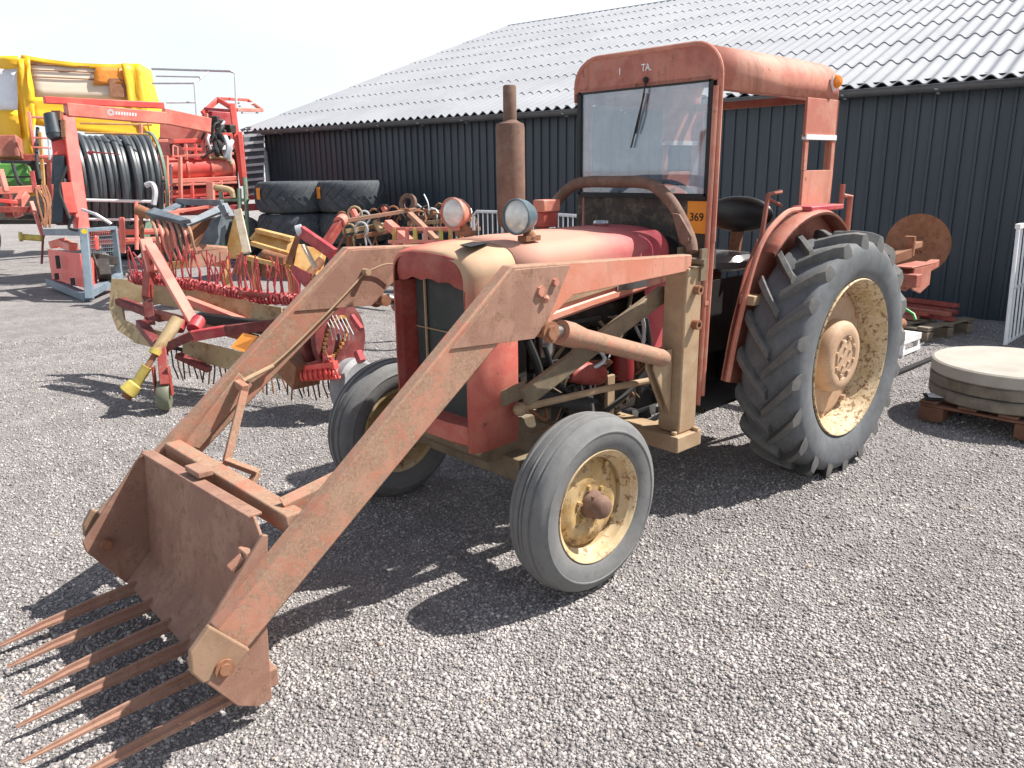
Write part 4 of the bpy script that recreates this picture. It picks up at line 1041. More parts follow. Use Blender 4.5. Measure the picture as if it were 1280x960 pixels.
# ---- crane with blue-grey base frame
def Q(px, py, d): return at(px, py, d)
CRN = empty('loading_crane', atz(113,376,0)); tag(CRN, 'red hydraulic crane with long boom on a blue-grey base frame', 'crane')
b = MB(); b.bar(Q(84,148,10.55),Q(103,292,10.4),.16,.17,up=(0,1,0)); b.build('column', M['red'], CRN, bevel=.012)
b = MB(); b.bar(Q(55,125,10.3),Q(204,132,11.4),.09,.085); b.build('upper_boom', M['red'], CRN, bevel=.008)
b = MB(); b.bar(Q(82,137,10.5),Q(206,148,11.5),.15,.165); bm_ = b.build('lower_boom', M['palered'], CRN, bevel=.008)
# white lettering on the boom, too blurred in the photograph to read: a round mark and a row of letter-high strokes
b = MB(); dn2 = V((.33,.944,0)); off = dn2*.085
c_ = Q(139,141,10.86)+off; b.lathe([(.018,0),(.045,0),(.045,.004),(.018,.004)], c_, dn2, 20)
for k in range(8):
    pp = Q(146+3.4*k,141.8+.28*k,10.90+.030*k)+off; b.bar(pp-_u*.022, pp+_u*.022, .020, .005, up=dn2)
b.build('boom_lettering', M['white'], bm_)
b = MB(); b.bar(Q(204,145,11.5),Q(262,157,12.0),.12,.21); b.build('boom_end', M['palered'], CRN, bevel=.006)
b = MB(); b.tube([Q(63,143,10.4),Q(68,168,10.4)], [.085,.10], 14); b.tube([Q(68,168,10.4),Q(71,174,10.4)], [.10,.07], 14); b.build('slew_motor', M['darkslate'], CRN)
b = MB(); b.bar(Q(73,140,10.45),Q(73,152,10.45),.12,.12); b.bar(Q(79,150,10.4),Q(80,172,10.4),.05,.05); b.build('boom_knuckle', M['rusty'], CRN)
b = MB(); b.bar(Q(72,176,10.5),Q(75,196,10.5),.15,.15); b.build('red_housing', M['red'], CRN, bevel=.008); b = MB(); b.bar(Q(84,230,10.35),Q(90,268,10.35),.14,.16); b.build('red_housing', M['red'], CRN, bevel=.008)
b = MB(); b.bar(Q(76,196,10.45),Q(77,225,10.45),.14,.12); b.bar(Q(78,225,10.4),Q(75,280,10.35),.15,.13); b.tube([Q(70,190,10.5),Q(68,230,10.5)],.04,10); b.build('lift_ram', M['darkslate'], CRN, bevel=.006)
b = MB(); b.tube([Q(84,208,10.3),Q(74,235,10.25),Q(80,255,10.25),Q(88,275,10.2)],.02,8,smooth=5); b.tube([Q(92,270,10.2),Q(86,284,10.2),Q(96,288,10.2)],.018,8,smooth=5); b.build('hydraulic_hose', M['rubberblack'], CRN)
b = MB(); b.tube([Q(103,262,10.3),Q(120,268,10.2),Q(139,280,10.3)],.022,8); b.build('stay_rod', M['galv'], CRN)
for nm, p, q, wd in (('base_post',Q(105,286,10.15),Q(112,374,10.05),.095),('base_post',Q(142,283,11.0),Q(149,345,11.1),.08),('top_rail',Q(104,288,10.2),Q(143,285,11.0),.05),
                     ('bottom_rail',Q(62,352,11.3),Q(110,372,10.1),.10),('bottom_rail',Q(112,367,10.15),Q(150,345,11.1),.10),('top_rail',Q(58,290,11.3),Q(104,290,10.2),.09)):
    b = MB(); b.bar(p, q, wd, wd); b.build(nm, M['bluegrey'], CRN, bevel=.006)
b = MB(); b.add([Q(59,311,11.2),Q(100,317,10.25),Q(106,360,10.2),Q(65,349,11.15)]+[p-_f*(-.35) for p in (Q(59,311,11.2),Q(100,317,10.25),Q(106,360,10.2),Q(65,349,11.15))],[(0,1,2,3),(7,6,5,4),(0,1,5,4),(1,2,6,5),(2,3,7,6),(3,0,4,7)]); bxx = b.build('side_box', M['red'], CRN, bevel=.006)
for a_, c_ in ((Q(73,320,10.75),Q(75,336,10.75)),(Q(72,342,10.75),Q(73,350,10.75)),(Q(92,348,10.4),Q(93,357,10.4))):
    b = MB(); b.bar(a_-_f*.03, c_-_f*.03, .05, .02, up=_f); b.build('slot', M['black'], bxx)
b = MB()
for k in range(11): b.tube([Q(113+2.7*k,290,10.45+.055*k),Q(114+2.7*k,318,10.45+.055*k)],.006,5)
for k in range(6): b.tube([Q(112,291+5*k,10.4),Q(142,289+5*k,11.0)],.005,5)
b.build('mesh_guard', M['slate'], CRN)
b = MB(); b.lathe([(0,0),(.05,0),(.055,.03),(.055,.17),(.03,.20),(0,.2)], Q(119,312,10.6), (0,0,1), 16); b.build('red_bottle', M['red'], CRN)
b = MB(); b.bar(Q(118,322,10.7),Q(142,326,11),.15,.12); b.bar(Q(128,330,10.7),Q(132,350,10.6),.15,.25); b.tube([Q(116,318,10.4),Q(121,332,10.3),Q(124,345,10.4)],.02,8,smooth=4); b.build('pump_unit', M['engine'], CRN, bevel=.01)
b = MB(); b.bar(Q(66,306,10.9),Q(80,302,10.8),.12,.10); b.bar(Q(80,305,10.7),Q(92,309,10.5),.12,.10); b.build('valve_block', M['palered'], CRN, bevel=.008)
b = MB(); b.lathe([(0,0),(.035,0),(.035,.006),(0,.006)], Q(105.5,289,10.05), (CAM-Q(105,289,10)).normalized(), 20); b.build('yellow_sticker', plain('yellow_sticker',(.8,.6,.03),.5), CRN)

# ---- hose reel
HR = empty('hose_reel', atz(145,318,0)); tag(HR, 'big drum wound with thick dark hose, pale green rims, behind the crane', 'hose reel')
D0 = 12.6; c = Q(143,227,D0); axv = (_r*1.0+_f*.78); axv.z = 0; axv.normalize(); R0 = .66
nw = 13; Wd = 1.14
rg = random.Random(8)
b = MB(); b.tube([c-axv*.62, c+axv*.62], .50, 32); b.build('drum', M['slate'], HR)
for k in range(nw):
    b = MB(); o_ = -Wd/2+Wd*(k+.5)/nw; rr_ = R0+rg.choice((0,.0,.02,.04)); tl = rg.uniform(-.02,.035)
    u1 = axv.orthogonal().normalized(); w1 = axv.cross(u1)
    pts = [c+axv*(o_+tl*math.sin(2*PI*i/48+.6))+(u1*math.cos(2*PI*i/48)+w1*math.sin(2*PI*i/48))*rr_ for i in range(49)]
    b.tube(pts, .047, 8, caps=False); b.build('hose_coil', M['hose'], HR)
for sg in (-1,1):
    b = MB(); cc = c+axv*(sg*.60); b.lathe([(.74,-.02),(.775,-.02),(.775,.02),(.74,.02),(.74,-.02)], cc, axv, 56)
    u1 = axv.orthogonal().normalized(); w1 = axv.cross(u1)
    for k in range(8): a = PI/4*k; b.bar(cc, cc+(u1*math.cos(a)+w1*math.sin(a))*.75, .03, .015, up=axv)
    b.build('reel_rim', M['reelgreen'], HR)
for nm, pts, r, mt in (('guard_rail',[Q(105,250,11.75),Q(190,252,11.9)],.022,'white'),('guard_rail',[Q(108,274,11.75),Q(187,275,11.9)],.018,'white'),
                       ('frame_rail',[Q(112,291,12.0),Q(205,289,12.2)],.045,'palered'),('frame_rail',[Q(112,303,11.9),Q(200,300,12.1)],.05,'palered'),('guard_post',[Q(152,272,11.7),Q(154,316,11.7)],.04,'palered'),
                       ('guard_post',[Q(170,252,11.8),Q(171,312,11.8)],.03,'palered'),('white_pipe',[Q(182,232,11.6),Q(190,230,11.6),Q(194,240,11.6),Q(192,256,11.6)],.04,'galv'),('guard_rail',[Q(106,166,12.0),Q(185,168,12.2)],.015,'ochre')):
    b = MB(); b.tube(pts, r, 8, smooth=4 if len(pts) > 2 else 0); b.build(nm, M[mt], HR)
b = MB(); b.bar(Q(100,205,11.8),Q(113,190,11.8),.07,.05); b.bar(Q(113,190,11.8),Q(150,193,11.8),.03,.03,w2=.01,h2=.01); b.build('winding_arm', M['crimson'], HR)
for px in (108,182):
    b = MB(); gp_ = atz(px, 322, 0); p0 = Q(px,300,12.3); b.bar(p0, V((p0.x,p0.y,0)), .08, .08); b.build('frame_leg', M['palered'], HR)
    b = MB(); b.bar(Q(px,300,12.3), c+axv*(-.66 if px < 140 else .66), .08, .06); b.build('bearing_stand', M['reelgreen'], HR)

_Q0 = Q
def Q(px, py, d): return at(px, py, d + (px-27)*.007)
# ---- harvester with the yellow canopy
HV = empty('potato_harvester', atz(110,300,0)); tag(HV, 'tall harvester under a bright yellow tarpaulin canopy with clear windows', 'harvester')
DV = 15.2
def slab(mb, pxs, th=.03, dback=None):
    """a sheet through the given sight points (px,py,dist), with thickness"""
    P_ = [Q(*p) for p in pxs]; n_ = (P_[1]-P_[0]).cross(P_[2]-P_[0]).normalized()
    return mb.prism(P_, n_*th)
def grid_sheet(c4, nu, nv, fn, mat, name, parent, th=.012):
    """billowing sheet between four sight points; fn(u,v) -> push towards the camera"""
    A, B, C_, D_ = [Q(*p) for p in c4]; rows = []
    for j in range(nv+1):
        v = j/nv; rows.append([(A*(1-u)+B*u)*(1-v)+(D_*(1-u)+C_*u)*v + (-_f*fn(u,v)) for u in [i/nu for i in range(nu+1)]])
    mb = MB(); mb.loft(rows); return mb.build(name, mat, parent, smooth=60, solid=th)
wr = lambda u, v: .03*math.sin(u*9+v*3)+.02*math.sin(v*11+u*5)
def sag(u): return 4.0*u*(1-u)
# canopy as cloth strips round the windows
def topy(px): u = (px-27)/148; return 68+11*u+5*max(0,u*(1-u)*4) if px >= 27 else 68-(px-27)*-.12
b = MB(); N_ = 16
rows = [[Q(27+148*i/N_, topy(27+148*i/N_)+dy, DV-.02*math.sin(i*1.3)) for i in range(N_+1)] for dy in (0,3,6)]
back = [[p + _f*1.0 - _r*.75 + V((0,0,.03)) for p in rows[0]]]
b.loft(back+rows); b.build('canopy_top', M['yellow'], HV, solid=.012)
grid_sheet([(22,76,DV),(37,70,DV-.05),(44,150,DV-.05),(40,198,DV)], 4, 8, wr, M['yellow'], 'canopy_corner', HV)
grid_sheet([(22,76,DV),(24,76,DV),(42,198,DV),(24,200,DV+.3)], 3, 8, wr, M['yellow'], 'canopy_corner', HV)
grid_sheet([(-60,72,DV+1.2),(23,70,DV+.05),(23,86,DV+.05),(-60,86,DV+1.2)], 5, 3, wr, M['yellow'], 'canopy_side', HV)
grid_sheet([(-60,138,DV+1.2),(22,138,DV+.05),(26,172,DV+.05),(-60,170,DV+1.2)], 5, 4, wr, M['yellow'], 'canopy_side', HV)
grid_sheet([(34,122,DV-.02),(182,128,DV-.02),(196,178,DV),(44,156,DV)], 14, 6, wr, M['yellow'], 'canopy_front', HV)
grid_sheet([(152,80,DV-.06),(176,80,DV-.06),(196,182,DV-.06),(166,150,DV-.06)], 6, 10, wr, M['yellow'], 'canopy_front', HV)
grid_sheet([(174,80,DV-.06),(188,88,DV+.7),(214,190,DV+.7),(192,192,DV-.06)], 6, 10, wr, M['yellow'], 'canopy_end', HV)
grid_sheet([(120,84,DV-.03),(156,84,DV-.03),(160,104,DV-.03),(116,106,DV-.03)], 4, 4, lambda u, v: .02*math.sin(u*5+v*4), plain('orange_cloth',(.72,.25,.03),.5), 'canopy_patch', HV)
grid_sheet([(33,74,DV+.05),(158,84,DV+.05),(160,126,DV+.05),(40,122,DV+.05)], 8, 4, lambda u, v: .006*math.sin(u*7+v*4), M['plastic'], 'clear_window', HV, .006)
grid_sheet([(-60,86,DV+1.25),(22,85,DV+.08),(22,138,DV+.08),(-60,138,DV+1.25)], 5, 4, lambda u, v: 0, plain('milky_window',(.72,.74,.80),.3,0,.06), 'clear_window', HV, .006)
b = MB()
for py in (83,90,98.5): b.tube([Q(36,py-3,DV+.02),Q(125,py+1,DV+.02)], .012, 6)
b.build('window_rib', M['rusty'], HV)
b = MB(); slab(b, [(136,98,DV-.05),(157,98,DV-.05),(158,122,DV-.05),(138,121,DV-.05)], .02); b.build('dark_flap', M['rusty'], HV)
for nm, p, q, wd, ht, mt in (('chassis_beam',Q(-40,240,13.6),Q(50,236,13.6),.16,.12,'palered'),('drawbar_strut',Q(31,242,13.5),Q(19,262,13.4),.14,.12,'palered'),('drawbar_strut',Q(19,260,13.4),Q(24,271,13.4),.13,.12,'palered'),
                 ('ladder_rail',Q(36,140,14.2),Q(45,200,14.2),.05,.05,'palered'),('ladder_rail',Q(50,165,14.2),Q(55,240,14.2),.06,.05,'ochre'),('platform_rail',Q(38,146,14.2),Q(62,148,14.2),.04,.04,'palered'),
                 ('platform_rail',Q(40,195,14.2),Q(66,197,14.2),.08,.05,'palered'),('frame_beam',Q(0,196,14.6),Q(200,205,15.2),.16,.14,'darkred'),('platform_rail',Q(100,154,14.9),Q(190,156,15.0),.04,.04,'ochre'),
                 ('frame_post',Q(176,155,14.9),Q(178,215,14.9),.06,.06,'palered'),('frame_beam',Q(34,243,13.7),Q(52,241,13.6),.10,.08,'ptoyellow'),('diagonal_stay',Q(39,252,12.8),Q(54,296,12.6),.06,.05,'palered'),('stay_foot',Q(54,294,12.6),Q(52,330,12.6),.03,.03,'darkred')):
    b = MB(); b.bar(p, q, wd, ht); b.build(nm, M[mt], HV, bevel=.008)
b = MB(); slab(b, [(-30,169,14.6),(20,168,14.4),(24,196,14.4),(-30,196,14.6)], .3); b.build('side_bin', M['fender'], HV, bevel=.02)
b = MB(); slab(b, [(-30,205,14.4),(30,203,14.2),(40,228,14.2),(-30,232,14.4)], .4); hull = b.build('green_hull', M['green'], HV, bevel=.03)
b = MB(); b.bar(Q(-30,222,14.1),Q(38,221,13.95),.03,.03); b.build('hull_moulding', M['black'], hull)
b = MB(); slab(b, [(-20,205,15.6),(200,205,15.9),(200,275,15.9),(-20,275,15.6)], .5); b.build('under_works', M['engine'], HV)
for px in (-40,150):
    b = MB(); cw = Q(px,262,14.2); cw.z = .48; b.lathe([(.20,-.12),(.26,-.16),(.40,-.17),(.47,-.14),(.48,-.10),(.48,.10),(.47,.14),(.40,.17),(.26,.16),(.2,.12)], cw, _f+_r*.35, 40); wt_ = b.build('road_wheel', M['oldtyre'], HV)
    b = MB(); b.lathe([(0,-.05),(.20,-.06),(.22,-.12)], cw, _f+_r*.35, 32); b.build('wheel_rim', M['palered'], wt_)
for k, (x0,y0,x1,y1,d_,wd,mt) in enumerate(((60,160,62,200,14,.03,'galv'),(40,172,64,173,14,.03,'palered'),(40,184,64,185,14,.03,'palered'),(0,212,8,240,13.4,.08,'palered'),(10,243,12,272,13.3,.10,'darkred'),(40,214,44,240,13.2,.07,'crimson'),(-10,262,40,262,13.2,.10,'darkred'),(-5,250,22,253,13.2,.06,'red'),(62,204,64,250,13.6,.08,'darkred'),(0,202,44,203,14.1,.06,'black'),(188,180,200,196,14.8,.12,'rusty'),(176,170,180,205,14.8,.14,'darkred'))):
    b = MB(); b.bar(Q(x0,y0,d_), Q(x1,y1,d_), wd, wd); b.build('frame_bar', M[mt], HV, bevel=.006)
for k in range(7):
    b = MB(); q_ = random.Random(k); b.tube([Q(44+q_.uniform(-4,14),232,13.2),Q(50+q_.uniform(-4,14),255,13.0),Q(52+q_.uniform(-3,14),284,12.9)], .018, 6, smooth=4); b.build('chain', M['rusty'], HV)
b = MB(); b.tube([Q(28,296,12.4),Q(52,298,12.3)], .05, 10); b.tube([Q(24,296,12.4),Q(28,296,12.4)], .075, 10); b.build('drive_shaft', M['ptoyellow'], HV)
b = MB(); b.tube([Q(47,160,14.3),Q(46,200,14.0),Q(50,225,13.8)], .03, 8, smooth=4); b.tube([Q(16,205,14.0),Q(22,225,13.8),Q(28,232,13.8)], .03, 8, smooth=4); b.build('hydraulic_hose', M['rubberblack'], HV)

def Q(px, py, d): return at(px, py, d + (px-200)*.0075)
# ---- red lifting machine to its right
RM = empty('root_harvester', atz(260,318,0)); tag(RM, 'red harvesting machine with roller drum, grey ladder conveyor and pipe handrails', 'harvester')
DM = 13.7
for nm, pts, r, mt in (('hand_rail',[Q(190,86,DM+1),Q(288,89,DM),Q(294,92,DM),Q(296,150,DM)],.022,'galv'),('hand_rail',[Q(190,104,DM+.6),Q(243,104,DM+.3),Q(262,89,DM+.6)],.018,'galv'),('hand_rail',[Q(243,104,DM+.3),Q(246,148,DM+.3)],.018,'galv'),
                       ('hand_rail',[Q(195,95,DM+1),Q(250,96,DM+.7)],.016,'galv'),('hand_rail',[Q(208,128,DM+.4),Q(244,128,DM+.4),Q(247,150,DM+.4)],.018,'galv'),('roller_drum',[Q(203,212,DM-.3),Q(262,210,DM-.3)],.20,'red'),
                       ('roller_drum',[Q(263,210,DM-.3),Q(291,209,DM-.3)],.18,'palered'),('cross_roller',[Q(256,187,DM),Q(290,187,DM)],.08,'galv'),('grab_hoop',[Q(216,182,DM-.6),Q(222,184,DM-.6),Q(222,196,DM-.6),Q(216,196,DM-.6),Q(216,182,DM-.6)],.016,'palered')):
    b = MB(); b.tube(pts, r, 20 if r > .1 else 8); b.build(nm, M[mt], RM)
for nm, p, q, wd, ht, mt in (('trough_side',Q(200,160,DM+.2),Q(258,168,DM+.1),.12,.34,'palered'),('platform_plate',Q(214,177,DM-.3),Q(254,176,DM-.3),.3,.07,'red'),('frame_post',Q(252,165,DM-.4),Q(255,200,DM-.4),.07,.08,'palered'),
                 ('frame_beam',Q(204,227,DM-.4),Q(296,223,DM-.4),.10,.08,'palered'),('frame_beam',Q(206,243,DM-.3),Q(292,238,DM-.3),.10,.14,'red'),('frame_post',Q(208,195,DM-.6),Q(210,270,DM-.6),.06,.06,'palered'),('frame_post',Q(225,196,DM-.6),Q(226,262,DM-.6),.06,.06,'palered'),
                 ('frame_post',Q(263,228,DM-.7),Q(264,262,DM-.7),.12,.10,'palered'),('conveyor_post',Q(290,130,DM-.4),Q(304,232,DM-.4),.10,.10,'red'),('conveyor_post',Q(300,165,DM-.5),Q(308,246,DM-.5),.08,.06,'red'),
                 ('hopper_edge',Q(253,142,DM-.2),Q(272,125,DM-.1),.06,.08,'red'),('hopper_edge',Q(272,124,DM-.1),Q(295,138,DM-.4),.06,.08,'red'),('hopper_edge',Q(255,136,DM-.2),Q(296,139,DM-.4),.05,.05,'crimson'),('hopper_edge',Q(272,123,DM-.1),Q(310,125,DM+.5),.05,.05,'red'),('hopper_edge',Q(310,125,DM+.5),Q(328,138,DM+.2),.05,.06,'palered'),('hopper_edge',Q(296,137,DM-.4),Q(328,138,DM+.2),.05,.06,'palered'),
                 ('chassis_rail',Q(200,266,DM-.2),Q(330,258,DM-.2),.12,.12,'crimson'),('chassis_rail',Q(312,247,DM),Q(332,245,DM),.2,.08,'crimson')):
    b = MB(); b.bar(p, q, wd, ht); b.build(nm, M[mt], RM, bevel=.008)
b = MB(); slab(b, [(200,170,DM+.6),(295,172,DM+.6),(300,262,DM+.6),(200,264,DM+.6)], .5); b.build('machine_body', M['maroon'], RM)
b = MB(); slab(b, [(256,138,DM),(292,140,DM),(298,186,DM),(256,186,DM)], .3); b.build('hopper_wall', M['crimson'], RM, bevel=.02)
gq = random.Random(5)
for k in range(16):
    b = MB(); x0, y0 = gq.uniform(262,292), gq.uniform(148,178); b.tube([Q(x0,y0,DM-.5),Q(x0+gq.uniform(-8,8),y0+gq.uniform(4,14),DM-.55),Q(x0+gq.uniform(-14,6),y0+gq.uniform(14,28),DM-.5)], .022 if k % 3 else .045, 8, smooth=4); b.build('hydraulic_hose', M['rubberblack'] if k % 4 else M['galv'], RM)
for k in range(5):
    b = MB(); b.cbox(Q(gq.uniform(264,288),gq.uniform(150,172),DM-.42), (.16,.16,.16), k); b.build('valve_block', M['engine'], RM, bevel=.02)
for k, (x0,y0,x1,y1,wd,mt) in enumerate(((196,176,210,176,.05,'palered'),(228,186,252,187,.05,'red'),(228,196,250,197,.04,'crimson'),(232,180,233,200,.05,'palered'),(244,180,245,200,.05,'red'),(206,232,296,228,.035,'palered'),(240,228,241,262,.05,'red'),(276,226,278,256,.05,'palered'),(214,250,262,248,.05,'crimson'),(268,250,292,247,.06,'crimson'),(203,196,292,192,.04,'palered'),(262,168,290,168,.05,'red'),(258,142,259,186,.05,'palered'),(196,190,197,262,.035,'palered'),(214,205,215,262,.03,'galv'),(196,222,206,222,.04,'palered'),(196,240,226,240,.035,'palered'),(196,256,226,256,.035,'palered'))):
    b = MB(); b.bar(Q(x0,y0,DM-.5), Q(x1,y1,DM-.5), wd, wd); b.build('frame_bar', M[mt], RM, bevel=.004)
for x0 in (206,232,262,288):
    b = MB(); b.lathe([(.17,-.02),(.215,-.02),(.215,.02),(.17,.02),(.17,-.02)], Q(x0,211,DM-.3), (Q(262,210,DM-.3)-Q(203,212,DM-.3)), 28); b.build('drum_rib', M['palered'], RM)
b = MB(); b.tube([Q(262,198,DM-.5),Q(270,196,DM-.5),Q(285,199,DM-.5),Q(290,206,DM-.5)], .03, 8, smooth=4); b.build('drum_weed', M['creamboard'], RM)
# conveyor ladder
b = MB(); slab(b, [(304,168,DM+.1),(330,164,DM+.1),(330,246,DM+.1),(310,248,DM+.1)], .05); b.build('conveyor_belt', M['slate'], RM)
for k in range(9):
    b = MB(); b.bar(Q(304+.7*k,170+9.2*k,DM-.02), Q(330,168+9.2*k,DM-.02), .06, .045); b.build('conveyor_slat', M['galv'], RM)
for k in range(4):
    b = MB(); b.bar(Q(298+1.5*k,129+4*k,DM+.1), Q(318+3*k,129+4*k,DM+.4), .05, .03); b.build('conveyor_slat', M['galv'], RM)
for px, d_ in ((212,13.6),(300,13.6)):
    b = MB(); cw = Q(px,285,d_); cw.z = .42; b.lathe([(.2,-.1),(.26,-.14),(.37,-.14),(.42,-.09),(.42,.09),(.37,.14),(.26,.14),(.2,.1)], cw, _f+_r*.3, 36); wt_ = b.build('road_wheel', M['oldtyre'], RM)
    b = MB(); b.lathe([(0,0),(.2,-.02),(.21,-.1)], cw, _f+_r*.3, 24); b.build('wheel_rim', M['palered'], wt_)
Q = _Q0
# greenish valve stand in front of it
VS = empty('pipe_stand', atz(285,332,0)); tag(VS, 'dull green pipe stand with elbow beside the red harvester', 'pipe stand')
b = MB(); b.tube([Q(268,234,12.4),Q(288,238,12.4),Q(292,248,12.4)], .05, 10, smooth=4); b.build('elbow_pipe', M['creamboard'], VS)
for p0, p1 in (((276,240),(280,330)),((299,236),(302,330)),((306,222),(312,332))):
    b = MB(); b.tube([Q(*p0,12.4),Q(*p1,12.4)], .035, 8); b.build('upright_pipe', M['reelgreen'], VS)
for y_ in (250,276): b = MB(); b.tube([Q(276,y_,12.4),Q(311,y_,12.4)], .025, 8); b.build('cross_pipe', M['reelgreen'], VS)

# ---- silage grab
GB = empty('bale_grab', atz(245,345,0)); tag(GB, 'slate grey and rusty bucket grab with curved red tines, behind the rake', 'grab bucket')
DG = 9.9
b = MB(); slab(b, [(184,270,DG-.3),(228,281,DG-.5),(240,279,DG-.5),(196,264,DG-.2)], .06); slab(b, [(226,279,DG-.5),(276,255,DG),(282,262,DG),(232,283,DG-.5)], .06); slab(b, [(190,268,DG-.2),(222,252,DG+.6),(232,254,DG+.6),(200,270,DG-.2)], .05); b.bar(Q(222,252,DG+.6),Q(278,254,DG+.1),.06,.08); b.build('top_frame', M['slate'], GB, bevel=.004)
b = MB(); b.bar(Q(200,268,DG-.2),Q(262,258,DG+.2),.10,.03); b.bar(Q(212,272,DG-.3),Q(228,262,DG+.2),.10,.03); b.build('top_plate', M['palered'], GB)
b = MB(); slab(b, [(230,283,DG-.2),(270,272,DG),(252,308,DG),(234,314,DG-.2)], .05); b.build('back_sheet', M['rusty'], GB)
b = MB(); slab(b, [(268,274,DG-.3),(292,262,DG-.1),(276,312,DG-.2),(250,308,DG-.35)], .06); b.build('side_sheet', M['slate'], GB, bevel=.004)
b = MB(); slab(b, [(236,314,DG-.4),(250,307,DG-.4),(284,310,DG-.3),(286,324,DG-.35),(252,334,DG-.45),(236,334,DG-.45)], .06); b.build('bottom_sheet', M['arm'], GB, bevel=.004)
b = MB(); slab(b, [(293,268,DG-.1),(303,300,DG-.15),(302,322,DG-.2),(286,322,DG-.2),(284,306,DG-.1)], .05); b.build('end_sheet', M['ochre'], GB, bevel=.004)
b = MB(); b.bar(Q(297,262,DG-.2),Q(309,316,DG-.3),.09,.04,up=_f); b.build('end_bar', M['timber'], GB)
b = MB(); b.bar(Q(278,256,DG-.3),Q(288,272,DG-.3),.10,.08); b.bar(Q(279,258,DG-.4),Q(283,268,DG-.4),.04,.10); b.build('hinge', M['slate'], GB)
for k in range(7):
    x0 = 190+7.2*k; b = MB(); b.tube([Q(x0,275+.7*k,DG-.35),Q(x0+5,290,DG-.5),Q(x0+9,308,DG-.45),Q(x0+17,328,DG-.3)], [.022,.014], 8, smooth=5); b.build('grab_tine', M['palered'] if k % 2 else M['arm'], GB)
b = MB(); b.tube([Q(172,262,DG-.2),Q(186,268,DG-.2)], .07, 12); b.bar(Q(176,268,DG-.2),Q(180,330,DG-.2),.04,.04); b.build('side_pivot', M['rusty'], GB)
b = MB(); b.bar(Q(205,332,DG-.3),Q(285,327,DG-.3),.08,.08); p0 = Q(210,332,DG-.3); b.bar(p0,V((p0.x,p0.y,0)),.08,.08); p0 = Q(280,328,DG-.3); b.bar(p0,V((p0.x,p0.y,0)),.08,.08); b.build('lower_bar', M['ochre'], GB)

# ---- ochre grading machine and red hitch frame
OM = empty('ochre_machine', atz(345,352,0)); tag(OM, 'low ochre yellow machine with rusty troughs, behind the red tine bar', 'machine')
DO = 9.2
b = MB(); slab(b, [(322,290,DO),(366,300,DO-.2),(362,314,DO-.3),(316,302,DO-.1)], .08); b.build('tray_wall', M['ochre'], OM, bevel=.006)
for p, q, wd, ht in ((Q(322,288,DO-.05),Q(366,299,DO-.25),.09,.05),(Q(315,304,DO-.15),Q(362,318,DO-.35),.06,.05),(Q(310,322,DO-.3),Q(345,330,DO-.4),.08,.05),(Q(314,300,DO),Q(324,288,DO),.06,.05),(Q(366,300,DO-.2),Q(358,332,DO-.4),.07,.06)):
    b = MB(); b.bar(p, q, wd, ht); b.build('tray_rail', M['ochre'], OM, bevel=.004)
b = MB(); slab(b, [(372,304,DO-.2),(404,312,DO-.3),(396,344,DO-.5),(366,334,DO-.4)], .12); b.build('hopper_box', M['ochre'], OM, bevel=.01)
b = MB(); b.tube([Q(330,318,DO-.3),Q(358,326,DO-.4)], .06, 12); b.build('shaft', M['rusty'], OM); b = MB(); b.tube([Q(385,345,DO-.5),Q(402,325,DO-.4)], .05, 10); b.build('shaft', M['rusty'], OM)
for px in (318,362,398):
    b = MB(); p0 = Q(px,325,DO-.2); b.bar(p0, V((p0.x,p0.y,0)), .06, .06); b.build('support_leg', M['ochre'], OM)
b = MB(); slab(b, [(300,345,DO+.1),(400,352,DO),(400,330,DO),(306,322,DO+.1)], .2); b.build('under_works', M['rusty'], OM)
RH = empty('hitch_frame', atz(390,372,0)); tag(RH, 'bright crimson hitch frame with pale stay bar above the tine bar', 'hitch frame')
DH = 8.3
for nm, p, q, wd, ht, mt in (('top_arm',Q(376,289,DH),Q(418,318,DH-.2),.06,.12,'crimson'),('rear_arm',Q(374,292,DH+.05),Q(360,330,DH+.1),.09,.06,'rusty'),('stay_bar',Q(379,306,DH-.1),Q(394,334,DH-.15),.045,.03,'timber')):
    b = MB(); b.bar(p, q, wd, ht); b.build(nm, M[mt], RH, bevel=.004)
b = MB(); slab(b, [(364,330,DH-.1),(388,342,DH-.2),(382,360,DH-.2),(374,352,DH-.2),(368,350,DH-.1)], .04); b.build('side_plate', M['crimson'], RH, bevel=.004)
b = MB(); b.tube([Q(371,289,DH),Q(378,287,DH)], .06, 12); b.build('pivot_boss', M['galv'], RH)
b = MB(); p0 = Q(384,350,DH-.15); b.bar(Q(372,345,DH-.1),Q(372,388,DH),.05,.05); b.bar(Q(415,318,DH-.2),Q(418,380,DH-.1),.06,.05); b.build('frame_leg', M['crimson'], RH)

# ---- rake with cream boards
RK = empty('belt_rake', atz(208,512,0)); tag(RK, 'red and cream hay rake with spring tines and a yellow drive shaft', 'hay rake')
def dl(px, off=0): return 6.2-(px-140)/300*1.1+off
def QR(px, py, off=0): return Q(px, py, dl(px, off))
b = MB()
b.prism([QR(186,351,.33),QR(139,348,.12),QR(136,385,.08),QR(146,412,-.02),QR(172,430,-.12),QR(176,410,-.12),QR(155,400,-.0),QR(152,379,.1),QR(186,377,.33)], _f*.03)
b.build('end_shield', M['creamboard'], RK, bevel=.003)
def board(name, pts, mat='creamboard', th=.03):
    b = MB(); rows = []
    for (x, y0, y1, off) in pts: rows.append([QR(x,y0,off), QR(x,y0,off)+_f*th, QR(x,y1,off)+_f*th, QR(x,y1,off)])
    b.loft(rows, closed=True); b.add(rows[0], [(0,1,2,3)]); b.add(rows[-1], [(3,2,1,0)]); return b.build(name, M[mat], RK, bevel=.003)
board('rear_board', [(186,352,378,.35),(250,362,389,.35),(316,376,402,.35)])
board('board_end', [(314,378,416,.2),(352,384,424,.2)])
